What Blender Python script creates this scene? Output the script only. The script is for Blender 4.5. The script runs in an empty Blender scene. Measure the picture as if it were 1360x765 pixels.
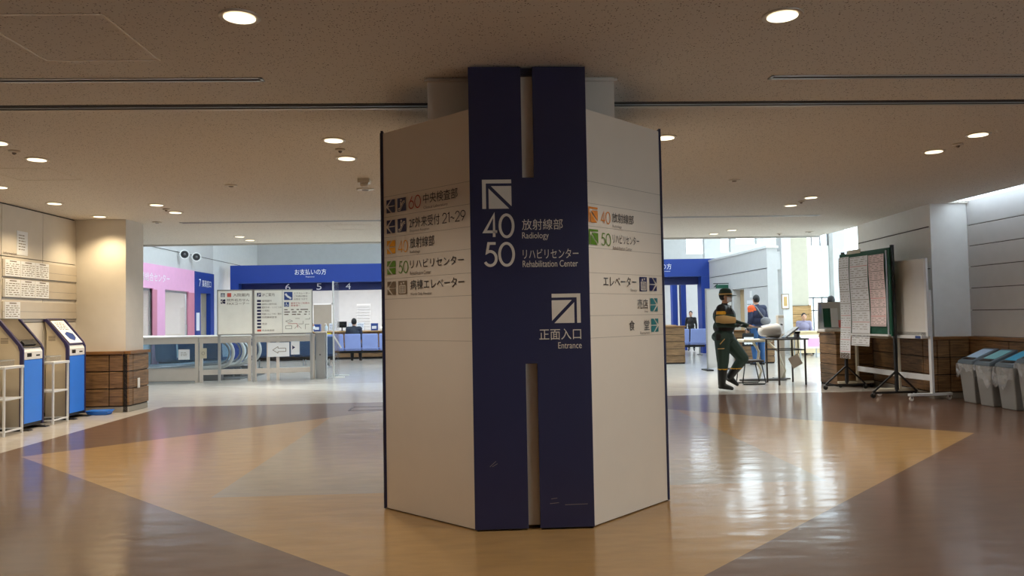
import bpy, bmesh, math, random
from math import sin, cos, pi, radians, sqrt
from mathutils import Vector, Matrix
random.seed(7)
SC = bpy.context.scene
COL = SC.collection

# ------------------------------------------------------------ camera, sky, exposure
CAM_F = 1020.0
cam_d = bpy.data.cameras.new('camera'); cam = bpy.data.objects.new('camera', cam_d); COL.objects.link(cam)
cam_d.sensor_fit = 'HORIZONTAL'; cam_d.sensor_width = 36.0; cam_d.lens = 36.0 * CAM_F / 1360.0
cam_d.clip_start = 0.05; cam_d.clip_end = 200
def camera_matrix(loc, yaw, pitch, roll):
    Z = Vector((0, 0, 1)); F0 = Vector((sin(yaw), cos(yaw), 0)); R0 = Vector((cos(yaw), -sin(yaw), 0))
    F = F0 * cos(pitch) + Z * sin(pitch); U0 = -F0 * sin(pitch) + Z * cos(pitch)
    R = R0 * cos(roll) - U0 * sin(roll); U = R0 * sin(roll) + U0 * cos(roll)
    m = Matrix((R, U, -F)).transposed().to_4x4(); m.translation = loc
    return m
cam.matrix_world = camera_matrix(Vector((0, 0, 1.40)), radians(2.454), radians(2.172), radians(1.027))
SC.camera = cam
SC.view_settings.view_transform = 'Standard'; SC.view_settings.look = 'None'
SC.view_settings.gamma = 1.0; SC.view_settings.use_curve_mapping = False
SC.view_settings.exposure = 0.0
SC.cycles.use_denoising = True
SC.cycles.max_bounces = 10; SC.cycles.diffuse_bounces = 6; SC.cycles.glossy_bounces = 4
SC.cycles.transparent_max_bounces = 16
SC.cycles.sample_clamp_indirect = 6.0
SC.cycles.caustics_reflective = False; SC.cycles.caustics_refractive = False

SKY = (0.80, 0.92, 1.0); SKY_STRENGTH = 5.5
W = bpy.data.worlds.new('sky'); SC.world = W; W.use_nodes = True
W.node_tree.nodes['Background'].inputs[0].default_value = (*SKY, 1)
W.node_tree.nodes['Background'].inputs[1].default_value = SKY_STRENGTH
DOWNLIGHT_W = 145.0; DOWNLIGHT_COL = (1.0, 0.90, 0.77)

CEIL = 3.09
LWX, RWX = -6.47, 7.80          # lobby walls
PART = ()                       # (filled below)

# ------------------------------------------------------------ materials
def lin(c):
    return tuple((v / 255 / 12.92) if v / 255 <= 0.04045 else ((v / 255 + 0.055) / 1.055) ** 2.4 for v in c)
MATS = {}
def mat(name, rgb, rough=0.5, metal=0.0, var=0.06, scale=6.0, stretch=(1, 1, 1), bump=0.0, bscale=40.0, emit=0.0, spec=0.5):
    m = bpy.data.materials.new(name); m.use_nodes = True; n = m.node_tree.nodes; l = m.node_tree.links
    b = n['Principled BSDF']; c = lin(rgb)
    b.inputs['Roughness'].default_value = rough; b.inputs['Metallic'].default_value = metal
    b.inputs['Specular IOR Level'].default_value = spec
    tc = n.new('ShaderNodeTexCoord'); mp = n.new('ShaderNodeMapping'); mp.inputs['Scale'].default_value = stretch
    l.new(tc.outputs['Object'], mp.inputs['Vector'])
    no = n.new('ShaderNodeTexNoise'); no.inputs['Scale'].default_value = scale; no.inputs['Detail'].default_value = 4
    l.new(mp.outputs['Vector'], no.inputs['Vector'])
    mx = n.new('ShaderNodeMix'); mx.data_type = 'RGBA'
    mx.inputs['A'].default_value = (*[v * (1 - var) for v in c], 1); mx.inputs['B'].default_value = (*[min(1, v * (1 + var)) for v in c], 1)
    l.new(no.outputs['Fac'], mx.inputs['Factor']); l.new(mx.outputs['Result'], b.inputs['Base Color'])
    if bump:
        n2 = n.new('ShaderNodeTexNoise'); n2.inputs['Scale'].default_value = bscale; l.new(mp.outputs['Vector'], n2.inputs['Vector'])
        bp = n.new('ShaderNodeBump'); bp.inputs['Strength'].default_value = bump; bp.inputs['Distance'].default_value = 0.01
        l.new(n2.outputs['Fac'], bp.inputs['Height']); l.new(bp.outputs['Normal'], b.inputs['Normal'])
    if emit:
        b.inputs['Emission Color'].default_value = (*c, 1); b.inputs['Emission Strength'].default_value = emit
    MATS[name] = m
    return m
def wood(name, dark, light, rough=0.45, zs=26):
    m = bpy.data.materials.new(name); m.use_nodes = True; n = m.node_tree.nodes; l = m.node_tree.links
    b = n['Principled BSDF']; b.inputs['Roughness'].default_value = rough
    tc = n.new('ShaderNodeTexCoord'); mp = n.new('ShaderNodeMapping'); mp.inputs['Scale'].default_value = (1.6, 1.6, zs)
    l.new(tc.outputs['Object'], mp.inputs['Vector'])
    no = n.new('ShaderNodeTexNoise'); no.inputs['Scale'].default_value = 1.6; no.inputs['Detail'].default_value = 8; no.inputs['Roughness'].default_value = 0.65
    no.inputs['Distortion'].default_value = 0.6
    l.new(mp.outputs['Vector'], no.inputs['Vector'])
    cr = n.new('ShaderNodeValToRGB'); cr.color_ramp.elements[0].position = 0.32; cr.color_ramp.elements[1].position = 0.68
    cr.color_ramp.elements[0].color = (*lin(dark), 1); cr.color_ramp.elements[1].color = (*lin(light), 1)
    l.new(no.outputs['Fac'], cr.inputs['Fac']); l.new(cr.outputs['Color'], b.inputs['Base Color'])
    bp = n.new('ShaderNodeBump'); bp.inputs['Strength'].default_value = 0.15; bp.inputs['Distance'].default_value = 0.004
    l.new(no.outputs['Fac'], bp.inputs['Height']); l.new(bp.outputs['Normal'], b.inputs['Normal'])
    MATS[name] = m; return m
def clear(name, tint=(1, 1, 1), gloss=1.0, haze=0.0, hazecol=(230, 235, 240)):
    """thin glass / plastic film: see-through, fresnel reflection, optional milky share"""
    m = bpy.data.materials.new(name); m.use_nodes = True; n = m.node_tree.nodes; l = m.node_tree.links
    n.remove(n['Principled BSDF']); out = n['Material Output']
    t = n.new('ShaderNodeBsdfTransparent'); t.inputs[0].default_value = (*tint, 1)
    g = n.new('ShaderNodeBsdfGlossy'); g.inputs['Roughness'].default_value = 0.05
    lw = n.new('ShaderNodeLayerWeight'); lw.inputs['Blend'].default_value = 0.5
    pw = n.new('ShaderNodeMath'); pw.operation = 'POWER'; pw.inputs[1].default_value = 5.0; l.new(lw.outputs['Facing'], pw.inputs[0])
    sc = n.new('ShaderNodeMath'); sc.operation = 'MULTIPLY_ADD'; sc.inputs[1].default_value = 0.9; sc.inputs[2].default_value = 0.035 * gloss; l.new(pw.outputs[0], sc.inputs[0])
    mx = n.new('ShaderNodeMixShader'); l.new(sc.outputs[0], mx.inputs[0]); l.new(t.outputs[0], mx.inputs[1]); l.new(g.outputs[0], mx.inputs[2])
    last = mx
    if haze:
        d = n.new('ShaderNodeBsdfDiffuse'); d.inputs[0].default_value = (*lin(hazecol), 1)
        no = n.new('ShaderNodeTexNoise'); no.inputs['Scale'].default_value = 7; tc = n.new('ShaderNodeTexCoord'); l.new(tc.outputs['Object'], no.inputs['Vector'])
        mr = n.new('ShaderNodeMapRange'); mr.inputs['From Min'].default_value = 0.35; mr.inputs['From Max'].default_value = 0.7
        mr.inputs['To Min'].default_value = haze * 0.5; mr.inputs['To Max'].default_value = haze * 1.5
        l.new(no.outputs['Fac'], mr.inputs['Value'])
        m2 = n.new('ShaderNodeMixShader'); l.new(mr.outputs[0], m2.inputs[0]); l.new(mx.outputs[0], m2.inputs[1]); l.new(d.outputs[0], m2.inputs[2]); last = m2
    l.new(last.outputs[0], out.inputs['Surface'])
    MATS[name] = m; return m
def glow(name, rgb, strength):
    m = bpy.data.materials.new(name); m.use_nodes = True; n = m.node_tree.nodes; l = m.node_tree.links
    b = n['Principled BSDF']; b.inputs['Base Color'].default_value = (*lin(rgb), 1)
    b.inputs['Emission Color'].default_value = (*lin(rgb), 1); b.inputs['Emission Strength'].default_value = strength
    MATS[name] = m; return m
def blindmat(name, rgb, through=0.6):
    m = bpy.data.materials.new(name); m.use_nodes = True; n = m.node_tree.nodes; l = m.node_tree.links
    n.remove(n['Principled BSDF']); d = n.new('ShaderNodeBsdfDiffuse'); t = n.new('ShaderNodeBsdfTranslucent')
    d.inputs[0].default_value = (*lin(rgb), 1); t.inputs[0].default_value = (*lin(rgb), 1)
    mx = n.new('ShaderNodeMixShader'); mx.inputs[0].default_value = through
    l.new(d.outputs[0], mx.inputs[1]); l.new(t.outputs[0], mx.inputs[2]); l.new(mx.outputs[0], n['Material Output'].inputs['Surface'])
    MATS[name] = m; return m

mat('wall_paint', (214, 208, 198), 0.6, bump=0.03, bscale=120)
mat('wall_bright', (232, 233, 232), 0.6)
mat('wall_cream', (204, 198, 178), 0.6)
mat('wall_grey', (206, 206, 206), 0.6)
mat('joint', (70, 66, 62), 0.8)
mat('panel_ivory', (222, 210, 194), 0.34, bump=0.02, bscale=60, var=0.03)
mat('panel_line', (150, 138, 122), 0.6)
mat('navy', (38, 39, 70), 0.36, var=0.08, bump=0.015, bscale=30)
mat('navy_edge', (26, 26, 48), 0.4)
mat('royal', (18, 56, 144), 0.5)
mat('royal_dark', (14, 30, 92), 0.5)
mat('pink', (240, 178, 216), 0.55)
mat('rose', (214, 138, 160), 0.55)
mat('white', (238, 238, 236), 0.45)
mat('paper', (236, 240, 246), 0.7)
mat('paper_pink', (240, 222, 224), 0.7)
mat('letter_cream', (214, 204, 190), 0.5)
mat('letter_white', (246, 246, 248), 0.5)
mat('letter_dark', (38, 34, 40), 0.6)
mat('letter_grey', (110, 98, 88), 0.6)
mat('letter_red', (176, 52, 36), 0.6)
mat('yellow', (232, 160, 20), 0.5)
mat('orange', (224, 136, 44), 0.5)
mat('green', (88, 132, 16), 0.5)
mat('taupe', (124, 106, 84), 0.5)
mat('teal', (44, 118, 122), 0.5)
mat('icon_navy', (34, 38, 84), 0.5)
mat('icon_blue', (44, 72, 140), 0.5)
mat('red_soft', (206, 92, 82), 0.6)
mat('alu', (178, 180, 182), 0.35, 0.7)
mat('alu_dark', (120, 120, 122), 0.4, 0.7)
mat('steel', (160, 160, 160), 0.3, 0.9)
mat('black', (22, 22, 24), 0.5)
mat('slot_dark', (34, 28, 24), 0.8)
mat('rail_beige', (212, 204, 196), 0.45, 0.1)
mat('sign_grey', (246, 246, 240), 0.5)
mat('cream_metal', (206, 200, 180), 0.45)
mat('white_metal', (222, 226, 230), 0.4)
mat('kiosk_blue', (52, 134, 250), 0.4)
mat('kiosk_beige', (206, 194, 172), 0.5)
mat('kiosk_navy', (40, 34, 84), 0.4)
mat('screen', (70, 60, 50), 0.12)
mat('dark_glass', (30, 30, 34), 0.15)
mat('board_green', (18, 82, 62), 0.6)
mat('board_white', (226, 226, 224), 0.25)
mat('olive_strip', (120, 140, 60), 0.6)
mat('bin_grey', (150, 152, 152), 0.45)
mat('bin_lid', (92, 106, 118), 0.4)
mat('label_sky', (170, 200, 232), 0.4)
mat('label_teal', (120, 186, 200), 0.4)
mat('label_cyan', (64, 172, 216), 0.4)
mat('label_lilac', (206, 190, 220), 0.4)
mat('tray_blue', (40, 120, 220), 0.4)
mat('seat_lavender', (140, 156, 212), 0.7, bump=0.05)
mat('seat_navy', (56, 76, 108), 0.7)
mat('skin', (206, 160, 132), 0.5)
mat('hair', (24, 22, 22), 0.6)
mat('hair_grey', (70, 68, 70), 0.6)
mat('uniform_green', (36, 60, 52), 0.7, var=0.2, bump=0.2, bscale=16)
mat('uniform_black', (20, 20, 22), 0.6, var=0.2)
mat('khaki', (196, 162, 104), 0.7)
mat('stripe_yellow', (232, 172, 20), 0.6)
mat('rubber', (22, 26, 26), 0.35)
mat('jacket_navy', (30, 36, 66), 0.7, var=0.15, bump=0.2, bscale=14)
mat('jacket_orange', (226, 92, 36), 0.7)
mat('denim', (44, 84, 132), 0.8, var=0.2)
mat('suit_dark', (40, 46, 60), 0.7, var=0.15)
mat('scrub_teal', (36, 110, 100), 0.7)
mat('lilac_cloth', (150, 144, 170), 0.7)
mat('bag_grey', (120, 118, 122), 0.7)
mat('shoe', (24, 22, 22), 0.5)
mat('table_dark', (60, 54, 50), 0.4)
mat('desk_cream', (226, 206, 166), 0.5)
mat('lamp_metal', (205, 196, 182), 0.4, 0.3)
mat('vent_grey', (120, 110, 100), 0.6)
mat('door_tan', (196, 170, 130), 0.5)
mat('door_grey', (150, 144, 132), 0.6)
mat('bright_yellow', (240, 214, 60), 0.5)
mat('bottle', (196, 214, 226), 0.3)
mat('frame_wood', (150, 128, 100), 0.5)
mat('dark_trim', (52, 42, 36), 0.6)
wood('oak', (84, 60, 38), (156, 120, 80))
wood('oak_light', (150, 112, 62), (206, 166, 108))
wood('oak_cap', (104, 70, 38), (150, 108, 64), 0.35)
clear('glass', (0.96, 0.98, 0.98))
clear('glass_tint', (0.90, 0.95, 0.98), 1.0)
clear('acrylic', (0.97, 0.98, 1.0), 1.2, 0.025)
clear('bag_film', (0.95, 0.96, 0.97), 2.5, 0.24)
glow('lamp_warm', (255, 240, 208), 2.2)
glow('lamp_white', (240, 248, 255), 3.0)
blindmat('blind', (250, 252, 250)); blindmat('skylight_panel', (252, 253, 255), 0.92)

def ceiling_tile():
    m = bpy.data.materials.new('acoustic_tile'); m.use_nodes = True; n = m.node_tree.nodes; l = m.node_tree.links
    b = n['Principled BSDF']; b.inputs['Roughness'].default_value = 0.85
    tc = n.new('ShaderNodeTexCoord')
    no = n.new('ShaderNodeTexNoise'); no.inputs['Scale'].default_value = 30; no.inputs['Detail'].default_value = 2
    l.new(tc.outputs['Object'], no.inputs['Vector'])
    ad = n.new('ShaderNodeMix'); ad.data_type = 'RGBA'; ad.blend_type = 'ADD'; ad.inputs['Factor'].default_value = 0.03
    l.new(tc.outputs['Object'], ad.inputs['A']); l.new(no.outputs['Color'], ad.inputs['B'])
    vo = n.new('ShaderNodeTexVoronoi'); vo.inputs['Scale'].default_value = 62; l.new(ad.outputs['Result'], vo.inputs['Vector'])
    lt = n.new('ShaderNodeMapRange'); lt.inputs['From Min'].default_value = 0.20; lt.inputs['From Max'].default_value = 0.30
    l.new(vo.outputs['Distance'], lt.inputs['Value'])
    sep = n.new('ShaderNodeSeparateColor'); l.new(vo.outputs['Color'], sep.inputs['Color'])
    gt = n.new('ShaderNodeMath'); gt.operation = 'GREATER_THAN'; gt.inputs[1].default_value = 0.50; l.new(sep.outputs[0], gt.inputs[0])
    iv = n.new('ShaderNodeMath'); iv.operation = 'SUBTRACT'; iv.inputs[0].default_value = 1; l.new(lt.outputs['Result'], iv.inputs[1])
    mu = n.new('ShaderNodeMath'); mu.operation = 'MULTIPLY'; l.new(iv.outputs[0], mu.inputs[0]); l.new(gt.outputs[0], mu.inputs[1])
    mx = n.new('ShaderNodeMix'); mx.data_type = 'RGBA'; mx.inputs['A'].default_value = (*lin((218, 212, 203)), 1); mx.inputs['B'].default_value = (*lin((96, 82, 70)), 1)
    l.new(mu.outputs[0], mx.inputs['Factor']); l.new(mx.outputs['Result'], b.inputs['Base Color'])
    MATS['acoustic_tile'] = m
ceiling_tile()

def floor_material():
    m = bpy.data.materials.new('floor_sheet'); m.use_nodes = True; n = m.node_tree.nodes; l = m.node_tree.links
    b = n['Principled BSDF']
    geo = n.new('ShaderNodeTexCoord')
    def half(nx, ny, c):                       # 1 where nx*x+ny*y > c
        d = n.new('ShaderNodeVectorMath'); d.operation = 'DOT_PRODUCT'; d.inputs[1].default_value = (nx, ny, 0); l.new(geo.outputs['Object'], d.inputs[0])
        g = n.new('ShaderNodeMath'); g.operation = 'GREATER_THAN'; g.inputs[1].default_value = c; l.new(d.outputs['Value'], g.inputs[0])
        return g.outputs[0]
    def conj(*hs):
        r = hs[0]
        for h in hs[1:]:
            k = n.new('ShaderNodeMath'); k.operation = 'MULTIPLY'; l.new(r, k.inputs[0]); l.new(h, k.inputs[1]); r = k.outputs[0]
        return r
    cur = [None]
    def paint(mask, rgb):
        mx = n.new('ShaderNodeMix'); mx.data_type = 'RGBA'; mx.inputs['B'].default_value = (*lin(rgb), 1)
        if cur[0] is None: mx.inputs['A'].default_value = (*lin(FLOOR_BROWN), 1)
        else: l.new(cur[0], mx.inputs['A'])
        l.new(mask, mx.inputs['Factor']); cur[0] = mx.outputs['Result']
    diamond = conj(half(1, 1.0, -4.93 + 8.5), half(-1, 1.0, -5.56 + 8.5), half(1, -1.0, -4.93 - 8.5), half(-1, -1.0, -5.56 - 8.5))
    paint(diamond, FLOOR_OCHRE)
    paint(conj(diamond, half(1, 0, -2.17), half(-1, 0, -2.85), half(0, 1, 6.3)), FLOOR_GREY)
    paint(conj(half(-1, 0, 5.31), half(0, 1, 7.0)), FLOOR_PALE)
    paint(half(0, 1, 13.15), FLOOR_PALE)
    # big pale tiles with two tones past the lobby
    far = half(0, 1, 13.15)
    band = conj(far, half(0.55, 1, 13.9), half(-0.55, -1, -16.6), half(0, -1, -17.2))
    paint(band, FLOOR_LIGHT)
    no = n.new('ShaderNodeTexNoise'); no.inputs['Scale'].default_value = 3.0; no.inputs['Detail'].default_value = 6; no.inputs['Roughness'].default_value = 0.6
    mp = n.new('ShaderNodeMapping'); mp.inputs['Scale'].default_value = (1, 3.0, 1); l.new(geo.outputs['Object'], mp.inputs['Vector']); l.new(mp.outputs['Vector'], no.inputs['Vector'])
    mr = n.new('ShaderNodeMapRange'); mr.inputs['To Min'].default_value = 0.70; mr.inputs['To Max'].default_value = 1.26; l.new(no.outputs['Fac'], mr.inputs['Value'])
    mu = n.new('ShaderNodeVectorMath'); mu.operation = 'SCALE'; l.new(cur[0], mu.inputs[0]); l.new(mr.outputs['Result'], mu.inputs['Scale'])
    l.new(mu.outputs['Vector'], b.inputs['Base Color'])
    r2 = n.new('ShaderNodeMapRange'); r2.inputs['To Min'].default_value = 0.09; r2.inputs['To Max'].default_value = 0.16; l.new(no.outputs['Fac'], r2.inputs['Value'])
    l.new(r2.outputs['Result'], b.inputs['Roughness'])
    b.inputs['Specular IOR Level'].default_value = 0.75
    w = n.new('ShaderNodeTexNoise'); w.inputs['Scale'].default_value = 2.4; w.inputs['Detail'].default_value = 1.5
    mp2 = n.new('ShaderNodeMapping'); mp2.inputs['Scale'].default_value = (1.0, 2.4, 1); l.new(geo.outputs['Object'], mp2.inputs['Vector']); l.new(mp2.outputs['Vector'], w.inputs['Vector'])
    bp = n.new('ShaderNodeBump'); bp.inputs['Strength'].default_value = 0.40; bp.inputs['Distance'].default_value = 0.009
    l.new(w.outputs['Fac'], bp.inputs['Height']); l.new(bp.outputs['Normal'], b.inputs['Normal'])
    b2 = n.new('ShaderNodeBsdfPrincipled'); b2.inputs['Roughness'].default_value = 0.32; b2.inputs['Specular IOR Level'].default_value = 0.75   # worn wax: a broad sheen beside the sharp one
    l.new(mu.outputs['Vector'], b2.inputs['Base Color']); l.new(bp.outputs['Normal'], b2.inputs['Normal'])
    ms = n.new('ShaderNodeMixShader'); ms.inputs[0].default_value = 0.30; l.new(b.outputs[0], ms.inputs[1]); l.new(b2.outputs[0], ms.inputs[2]); l.new(ms.outputs[0], n['Material Output'].inputs['Surface'])
    MATS['floor_sheet'] = m
FLOOR_BROWN = (106, 82, 68); FLOOR_OCHRE = (160, 127, 82); FLOOR_GREY = (146, 130, 108); FLOOR_PALE = (190, 184, 176); FLOOR_LIGHT = (208, 204, 196)
floor_material()

# ------------------------------------------------------------ mesh helpers
class MB:
    def __init__(s): s.v = []; s.f = []; s.m = []; s.i = 0
    def slot(s, i): s.i = i; return s
    def add(s, vs, fs):
        o = len(s.v); s.v += [tuple(p) for p in vs]
        for f in fs: s.f.append(tuple(o + k for k in f)); s.m.append(s.i)
        return s
    def box(s, x0, x1, y0, y1, z0, z1):
        return s.add([(x0, y0, z0), (x1, y0, z0), (x1, y1, z0), (x0, y1, z0), (x0, y0, z1), (x1, y0, z1), (x1, y1, z1), (x0, y1, z1)],
                     [(3, 2, 1, 0), (4, 5, 6, 7), (0, 1, 5, 4), (1, 2, 6, 5), (2, 3, 7, 6), (3, 0, 4, 7)])
    def hexa(s, b, t):                          # bottom quad, top quad (ccw from above)
        return s.add(list(b) + list(t), [(3, 2, 1, 0), (4, 5, 6, 7), (0, 1, 5, 4), (1, 2, 6, 5), (2, 3, 7, 6), (3, 0, 4, 7)])
    def prism(s, poly, fn, a, b):               # 2-D polygon extruded from a to b; fn(u, v, w) -> xyz
        n = len(poly)
        vs = [fn(p[0], p[1], a) for p in poly] + [fn(p[0], p[1], b) for p in poly]
        return s.add(vs, [tuple(range(n))[::-1], tuple(range(n, 2 * n))] + [(i, (i + 1) % n, n + (i + 1) % n, n + i) for i in range(n)])
    def zprism(s, poly, z0, z1): return s.prism(poly, lambda u, v, w: (u, v, w), z0, z1)
    def quad(s, a, b, c, d): return s.add([a, b, c, d], [(0, 1, 2, 3)])
    def tube(s, pts, r, seg=8, closed=False, caps=True):
        pts = [Vector(p) for p in pts]; n = len(pts); rr = r if isinstance(r, (list, tuple)) else [r] * n
        rings = []; up = None
        for i, p in enumerate(pts):
            if closed: t = pts[(i + 1) % n] - pts[i - 1]
            else: t = pts[min(i + 1, n - 1)] - pts[max(i - 1, 0)]
            t.normalize()
            if up is None: up = Vector((0, 0, 1)) if abs(t.z) < 0.9 else Vector((1, 0, 0))
            a = t.cross(up)
            if a.length < 1e-4: a = t.cross(Vector((0, 1, 0)))
            a.normalize(); bb = a.cross(t); bb.normalize(); up = bb
            rings.append([p + (a * cos(2 * pi * k / seg) + bb * sin(2 * pi * k / seg)) * rr[i] for k in range(seg)])
        vs = [q for g in rings for q in g]; fs = []
        for i in range(n if closed else n - 1):
            j = (i + 1) % n
            for k in range(seg): fs.append((i * seg + k, i * seg + (k + 1) % seg, j * seg + (k + 1) % seg, j * seg + k))
        if caps and not closed: fs += [tuple(range(seg))[::-1], tuple((n - 1) * seg + k for k in range(seg))]
        return s.add(vs, fs)
    def lathe(s, prof, c=(0, 0, 0), seg=20, sy=1.0):
        vs = []; fs = []; n = len(prof)
        for r, z in prof:
            for k in range(seg): vs.append((c[0] + r * cos(2 * pi * k / seg), c[1] + sy * r * sin(2 * pi * k / seg), c[2] + z))
        for i in range(n - 1):
            for k in range(seg): fs.append((i * seg + k, i * seg + (k + 1) % seg, (i + 1) * seg + (k + 1) % seg, (i + 1) * seg + k))
        fs += [tuple(range(seg))[::-1], tuple((n - 1) * seg + k for k in range(seg))]
        return s.add(vs, fs)
    def bar(s, a, b, w, h=None):                # rectangular bar along a-b
        a, b = Vector(a), Vector(b); t = (b - a).normalized(); h = h or w
        up = Vector((0, 0, 1)) if abs(t.z) < 0.9 else Vector((0, 1, 0))
        x = t.cross(up).normalized() * w / 2; y = x.cross(t).normalized() * h / 2
        return s.hexa([a - x - y, a + x - y, a + x + y, a - x + y], [b - x - y, b + x - y, b + x + y, b - x + y])
    def ball(s, c, r, seg=12, rings=8):
        rx, ry, rz = r if isinstance(r, (tuple, list)) else (r, r, r)
        vs = [(c[0], c[1], c[2] - rz)]; fs = []
        for i in range(1, rings):
            a = -pi / 2 + pi * i / rings
            for k in range(seg): vs.append((c[0] + rx * cos(a) * cos(2 * pi * k / seg), c[1] + ry * cos(a) * sin(2 * pi * k / seg), c[2] + rz * sin(a)))
        vs.append((c[0], c[1], c[2] + rz)); T = len(vs) - 1
        for k in range(seg):
            fs.append((0, 1 + (k + 1) % seg, 1 + k)); fs.append((T, 1 + (rings - 2) * seg + k, 1 + (rings - 2) * seg + (k + 1) % seg))
        for i in range(rings - 2):
            for k in range(seg): fs.append((1 + i * seg + k, 1 + i * seg + (k + 1) % seg, 1 + (i + 1) * seg + (k + 1) % seg, 1 + (i + 1) * seg + k))
        return s.add(vs, fs)

def build(name, mb, mats, parent=None, bevel=0.0, smooth=False, loc=None, rotz=0.0):
    me = bpy.data.meshes.new(name); me.from_pydata(mb.v, [], mb.f)
    for mm in (mats if isinstance(mats, (list, tuple)) else [mats]): me.materials.append(MATS[mm])
    me.polygons.foreach_set('material_index', mb.m)
    bm = bmesh.new(); bm.from_mesh(me); bmesh.ops.recalc_face_normals(bm, faces=bm.faces); bm.to_mesh(me); bm.free()
    if smooth: me.polygons.foreach_set('use_smooth', [True] * len(me.polygons))
    me.update()
    o = bpy.data.objects.new(name, me); COL.objects.link(o)
    if parent is not None: o.parent = parent
    if loc is not None: o.location = loc; o.rotation_euler.z = rotz
    if bevel:
        b = o.modifiers.new('bevel', 'BEVEL'); b.width = bevel; b.segments = 2; b.limit_method = 'ANGLE'; b.angle_limit = radians(40)
    return o
def thing(name, label, cat, loc=(0, 0, 0), rotz=0.0, group=None):
    o = bpy.data.objects.new(name, None); COL.objects.link(o); o.empty_display_size = 0.1
    o.location = loc; o.rotation_euler.z = rotz; o['label'] = label; o['category'] = cat
    if group: o['group'] = group
    return o
def tag(o, label, cat, group=None):
    o['label'] = label; o['category'] = cat
    if group: o['group'] = group
    return o
def struct(name, mb, mats, label, cat, bevel=0.0):
    o = build(name, mb, mats, bevel=bevel); o['kind'] = 'structure'; o['label'] = label; o['category'] = cat
    return o
def copy_thing(root, loc, rotz, label, group=None):
    r = root.copy(); COL.objects.link(r); r.location = loc; r.rotation_euler.z = rotz; r['label'] = label
    if group: r['group'] = group
    for ch in list(root.children):
        c = ch.copy(); COL.objects.link(c); c.parent = r
        for g in list(ch.children):
            d = g.copy(); COL.objects.link(d); d.parent = c
    return r
def rect(x0, x1, z0, z1): return [(x0, z0), (x1, z0), (x1, z1), (x0, z1)]

class Face:
    """a flat face of a thing: o origin, ux to the reader's right, uz up; writes flat shapes just off it"""
    def __init__(s, o, ux, uz=(0, 0, 1)):
        s.o = Vector(o); s.ux = Vector(ux).normalized(); s.uz = Vector(uz).normalized(); s.n = s.ux.cross(s.uz)
    def p(s, u, v, w=0.0): return s.o + s.ux * u + s.uz * v + s.n * w
    def flat(s, mb, poly, w=0.002):
        mb.add([s.p(u, v, w) for u, v in poly], [tuple(range(len(poly)))]); return mb
    def slab(s, mb, poly, a, b): return mb.prism(poly, lambda u, v, w: tuple(s.p(u, v, w)), a, b)
FONT_CACHE = {}
def glyphs(text):
    if text not in FONT_CACHE:
        c = bpy.data.curves.new('text', 'FONT'); c.body = text; c.size = 1.0; c.resolution_u = 3
        o = bpy.data.objects.new('text', c)
        me = bpy.data.meshes.new_from_object(o)
        vs = [tuple(v.co) for v in me.vertices]; fs = [tuple(p.vertices) for p in me.polygons]
        bpy.data.meshes.remove(me); bpy.data.objects.remove(o); bpy.data.curves.remove(c)
        FONT_CACHE[text] = (vs, fs)
    return FONT_CACHE[text]
def write(mb, face, text, x0, x1, z0, z1, w=0.003):
    """letters filling the box x0..x1, z0..z1 of the face; x1 None keeps natural width"""
    vs, fs = glyphs(text)
    if not vs: return mb
    a0 = min(v[0] for v in vs); a1 = max(v[0] for v in vs); b0 = min(v[1] for v in vs); b1 = max(v[1] for v in vs)
    sz = (z1 - z0) / max(1e-6, b1 - b0)
    sx = sz if x1 is None else (x1 - x0) / max(1e-6, a1 - a0)
    return mb.add([face.p(x0 + (v[0] - a0) * sx, z0 + (v[1] - b0) * sz, w) for v in vs], fs)
def lettering(parent, face, text, x0, x1, z0, z1, m, name='lettering', w=0.003):
    return build(name, write(MB(), face, text, x0, x1, z0, z1, w), m, parent)

# ------------------------------------------------------------ the room
struct('floor', MB().box(-13, 19, -4.2, 34, -0.1, 0), 'floor_sheet', 'glossy sheet floor with brown, ochre and grey geometric zones', 'floor')

mb = MB()
for poly in ([(-6.7, -4.2), (7.45, -4.2), (7.45, 11.85), (-6.7, 11.85)], [(-6.7, 11.85), (9.0, 11.85), (7.6, 14.7), (7.6, 16.76), (-13, 16.76), (-13, 12.4), (-6.7, 12.4)]):
    mb.zprism(poly, CEIL, CEIL + 0.45)
struct('ceiling', mb, 'acoustic_tile', 'speckled acoustic tile lobby ceiling with recessed downlights', 'ceiling')
struct('trim_1', MB().box(-13, 7.62, 16.74, 16.80, CEIL - 0.035, CEIL + 0.5), 'wall_grey', 'pale edge trim where the lobby ceiling ends at the tall hall', 'trim')

# left lobby wall: tall panels with dark joints
mb = MB().slot(1).box(LWX - 0.25, LWX - 0.02, -4.2, 12.6, 0, CEIL)
mb.slot(0)
for y0, y1 in ((-4.0, -1.6), (-1.6, 0.8), (0.8, 3.2), (3.2, 5.6), (5.6, 8.1), (8.1, 10.68), (10.68, 11.67), (11.67, 12.66)):
    for z0, z1 in ((0.10, 0.9), (0.9, 1.45), (1.45, 2.36), (2.36, CEIL - 0.015)):
        mb.box(LWX - 0.03, LWX, y0 + 0.006, y1 - 0.006, z0 + 0.006, z1 - 0.006)
struct('wall_left', mb, ['wall_paint', 'joint'], 'beige panelled wall behind the blue kiosks', 'wall')
struct('baseboard_left', MB().box(LWX - 0.02, LWX + 0.012, -4.2, 12.5, 0, 0.10), 'alu_dark', 'grey baseboard under the kiosk wall', 'baseboard')
# left stub wall that closes the kiosk corner
struct('wall_left_end', MB().zprism([(-13, 12.66), (-5.68, 12.60), (-5.66, 13.2), (-13, 13.2)], 0, CEIL), 'wall_paint', 'beige pier at the end of the kiosk wall above wood wainscot', 'wall')

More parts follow.
